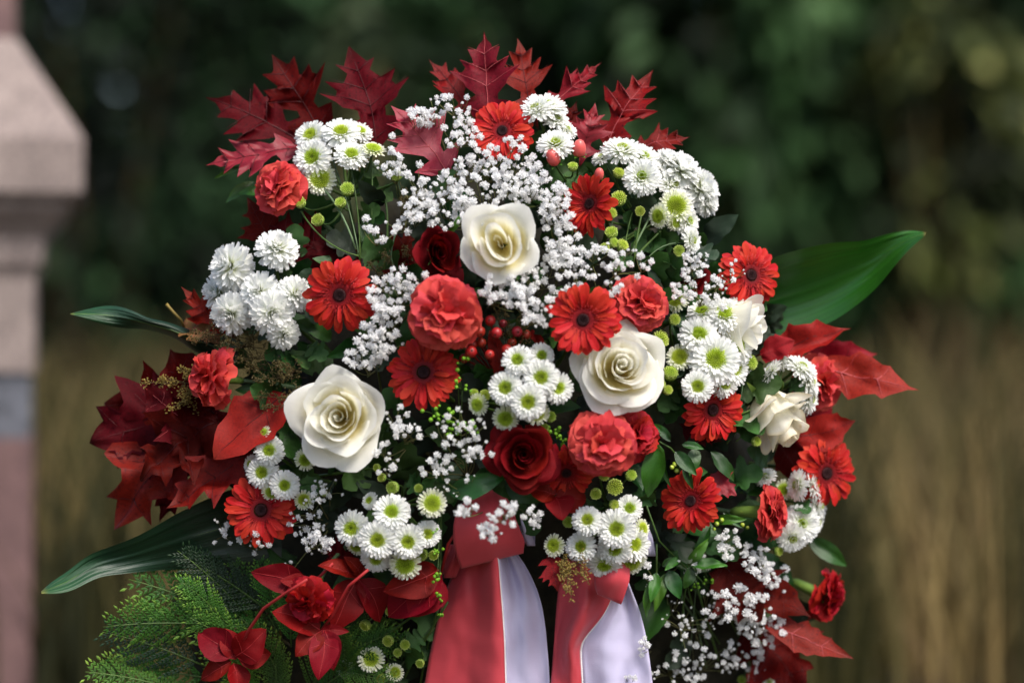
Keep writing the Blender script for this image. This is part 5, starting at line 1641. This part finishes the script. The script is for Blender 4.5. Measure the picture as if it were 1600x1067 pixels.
# ---- feathery golden grass plumes
def plume(label, stems, mt='gold', seeds=60, spread=26, dY=-.02, L=40, seed=0):
    qq = random.Random(seed)
    x0, y0 = stems[0][0], stems[0][1]
    t = thing('grass_plume', label, 'grass plume', Matrix.Translation(at(x0, y0, dome(x0, y0) + dY + .04)), 'feathery golden grass plumes in the wreath')
    I = inv(t)
    sb, gb = MB(), MB()
    for bx, by, tx, ty in stems:
        Y = dome(bx, by) + dY
        B = at(bx, by, Y + .03); T = at(tx, ty, Y)
        axis = T - B
        sb.tube([B, B.lerp(T, .5) + Vector((0, .003, 0)), T], .0005, .0003, 3)
        for k in range(seeds // 6):
            s = qq.uniform(.25, 1)
            p = B.lerp(T, s)
            d = (axis.normalized() * qq.uniform(.3, 1) + Vector((qq.gauss(0, .7), qq.gauss(0, .4), qq.gauss(0, .7)))).normalized()
            l = spread * kpx(Y) * (1.15 - s) * qq.uniform(.5, 1.2)
            e = p + d * l
            sb.tube([p, e], .0003, .0002, 3)
            for j in range(6):
                c0 = p.lerp(e, qq.uniform(.3, 1.05)) + Vector((qq.gauss(0, .0016), qq.gauss(0, .0016), qq.gauss(0, .0016)))
                r = qq.uniform(.0006, .0011)
                a = Vector((qq.gauss(0, 1), qq.gauss(0, 1), qq.gauss(0, 1))).normalized()
                b = a.orthogonal().normalized(); cc = a.cross(b)
                vs = [c0 + a * r * 1.5, c0 + b * r, c0 + cc * r, c0 - b * r, c0 - cc * r, c0 - a * r * 1.5]
                gb.add(vs, [(0, 1, 2), (0, 2, 3), (0, 3, 4), (0, 4, 1), (5, 2, 1), (5, 3, 2), (5, 4, 3), (5, 1, 4)])
    obj('stem', sb.mesh('stem', M['twig']), t, I)
    o = obj('seeds', gb.mesh('seeds', M[mt], False), t, I)
    o['kind'] = 'stuff'


plume('golden grass plume left of the left carnation over the maple leaves', [(330, 600, 220, 597), (330, 605, 250, 590), (320, 610, 262, 640), (320, 605, 280, 575), (330, 610, 285, 620), (310, 640, 285, 612)], 'gold', 110, 30, -.01, seed=1)
plume('brown grass plume under the fluffy white chrysanthemums', [(400, 530, 300, 520), (400, 530, 330, 505), (410, 545, 350, 535), (420, 560, 370, 560), (430, 580, 385, 575), (470, 580, 430, 570), (480, 590, 400, 592), (400, 520, 385, 540), (480, 570, 440, 590), (350, 520, 300, 530)], 'gold_dark', 120, 34, -.005, seed=2)
plume('golden grass plume hanging between the two ribbon tails', [(888, 850, 893, 938), (885, 860, 875, 905), (888, 855, 918, 905), (884, 850, 888, 920)], 'gold', 110, 26, -.035, seed=3)
plume('golden grass plume above the red berries', [(800, 550, 770, 475), (790, 550, 790, 480), (810, 550, 815, 490), (800, 545, 830, 500)], 'gold_dark', 90, 28, -.01, seed=4)
plume('golden grass plume below the left carnation by the stem', [(470, 620, 390, 620), (470, 625, 410, 640), (480, 610, 440, 620)], 'gold_dark', 70, 26, -.005, seed=5)
plume('brown grass plume below the upper left carnation stem', [(620, 430, 600, 395), (640, 420, 632, 385), (600, 440, 575, 410)], 'gold_dark', 60, 22, .0, seed=6)
plume('brown plume among the gypsophila left of the pink oak leaf', [(640, 330, 625, 285), (650, 340, 650, 300), (690, 300, 720, 270)], 'gold_dark', 60, 26, -.01, seed=7)

# ---- green umbels of tiny seed pods
def umbel(label, pts, root, dY=-.01, seed=0, r=3.2):
    qq = random.Random(seed)
    t = thing('seed_umbel', label, 'seed pods', Matrix.Translation(at(root[0], root[1], dome(*root) + .04)), 'thin green sprigs with tiny pods')
    I = inv(t)
    vb = MB()
    h = at(root[0], root[1], dome(*root) + .04)
    for cx_, cy_, rad, n in pts:
        hh = at(cx_, cy_ + rad * .6, dome(cx_, cy_) + dY + .015)
        vb.tube(bez(hh, hh.lerp(h, .5), h, 6), .0005, .0007, 4)
        for k in range(n):
            x, y = cx_ + qq.gauss(0, rad * .5), cy_ + qq.gauss(0, rad * .5)
            p = at(x, y, dome(x, y) + dY + qq.gauss(0, .004))
            obj('pod', PODM, t, I @ frame((qq.gauss(0, 1), -1, qq.gauss(0, 1)), 0, p, r * kpx(0) * qq.uniform(.7, 1.2)))
            vb.tube([p, p.lerp(hh, .5) + Vector((0, 0, .001)), hh], .0003, .0004, 3)
    obj('stem', vb.mesh('stem', M['stem']), t, I)


gb = MB()
gb.lathe([(.02, -1), (.75, -.6), (1, 0), (.75, .65), (.02, 1)], 8)
PODM = gb.mesh('pod', M['seedpod'])
umbel('bright green pods between the middle chrysanthemums and gypsophila', [(700, 658, 22, 22), (722, 600, 16, 7), (680, 640, 14, 8), (735, 670, 14, 9), (715, 570, 14, 4)], (720, 700), -.015, 1)
umbel('green hanging sprig with tiny pods left of the ribbon', [(684, 860, 7, 6), (683, 900, 7, 9), (686, 930, 6, 7), (690, 960, 4, 5), (680, 830, 6, 3)], (690, 800), -.02, 2, 2.6)
umbel('dull green seed sprig right of the dark velvety rose', [(870, 675, 14, 9), (880, 700, 10, 7), (880, 690, 10, 5)], (880, 740), -.0, 3, 3.4)
umbel('green seed sprig at the lower right in the ivy', [(1060, 905, 10, 6), (1085, 915, 10, 6), (1110, 905, 10, 5)], (1090, 870), .0, 4, 2.6)

# ---- dry leaf with a pale stalk
me, vm = leaf_mesh('dry_leaf', MAPLE, 1500, 1., .8, M['dead'], .25, .12, .2, .3, 'vein_pale', stalk=0)
o = put_leaf(None, me, at(285, 512, .05), at(345, 530, .03), (.2, .5), vm, 'dry_leaf')
tag(o, 'withered brownish leaf with a pale stalk above the narrow left blade leaf', 'leaf')
vb = MB()
Mi = o.matrix_basis.inverted()
vb.tube([Mi @ at(x, y, z) for x, y, z in ((288, 512, .05), (283, 500, .045), (272, 489, .045), (264, 480, .045), (260, 475, .045))], .0013 / o.matrix_basis.to_scale()[0], .0018 / o.matrix_basis.to_scale()[0], 6)
obj('stalk', vb.mesh('stalk', M['gold']), o)


# ---- bundles of bare green stems showing between the flowers
def stems(label, lines, dY=.03, r=.0011):
    x0, y0 = lines[0][0], lines[0][1]
    t = thing('stem_bundle', label, 'stems', Matrix.Translation(at(x0, y0, dome(x0, y0) + dY)), 'bundles of flower stems in the wreath')
    I = inv(t)
    qq = random.Random(int(x0))
    for k, (ax_, ay, bx, by) in enumerate(lines):
        A = at(ax_, ay, dome(ax_, ay) + dY + qq.uniform(-.012, .012)); B = at(bx, by, dome(bx, by) + dY + qq.uniform(-.01, .015))
        mid = A.lerp(B, .5) + Vector((qq.gauss(0, .011), -.006, qq.gauss(0, .009)))
        vb = MB()
        rr = r * qq.uniform(.6, 1.25)
        vb.tube(bez(A, mid, B, 7), rr, rr * .85, 6)
        obj('stem', vb.mesh('stem', M['stem' if k % 3 else 'stem_blue']), t, I)


stems('green stems fanning down through the lower right gypsophila', [(1065, 880, 1110, 1080), (1070, 890, 1150, 1075), (1080, 890, 1180, 1060), (1090, 880, 1070, 1080), (1075, 900, 1095, 1085), (1100, 900, 1200, 1010), (1060, 900, 1040, 1080), (1085, 905, 1135, 1085), (1070, 930, 1168, 1078), (1055, 920, 1120, 1010)], .02)
stems('green stems crossing in the gap left of the ribbon tail', [(690, 960, 600, 1075), (700, 940, 620, 1085), (680, 980, 590, 1020), (690, 1000, 640, 1085), (670, 940, 560, 1010), (685, 950, 655, 1080)], .03)
stems('green stems between the upper left chrysanthemums and the gerbera', [(520, 250, 560, 395), (548, 262, 562, 410), (580, 250, 575, 400), (500, 290, 556, 390), (470, 330, 560, 400), (600, 300, 600, 420), (620, 360, 622, 425)], .012, .0011)
stems('green stems under the arc of white chrysanthemums', [(1040, 300, 985, 400), (1055, 340, 990, 405), (1000, 290, 975, 395), (1070, 380, 1000, 420), (1030, 345, 985, 400), (1010, 310, 990, 410), (960, 330, 965, 420)], .012, .0011)
stems('thin green stems in the gap right of the right chrysanthemum spray', [(1200, 585, 1130, 660), (1222, 575, 1150, 650), (1250, 600, 1150, 690), (1160, 600, 1120, 680), (1180, 640, 1130, 700)], .02)
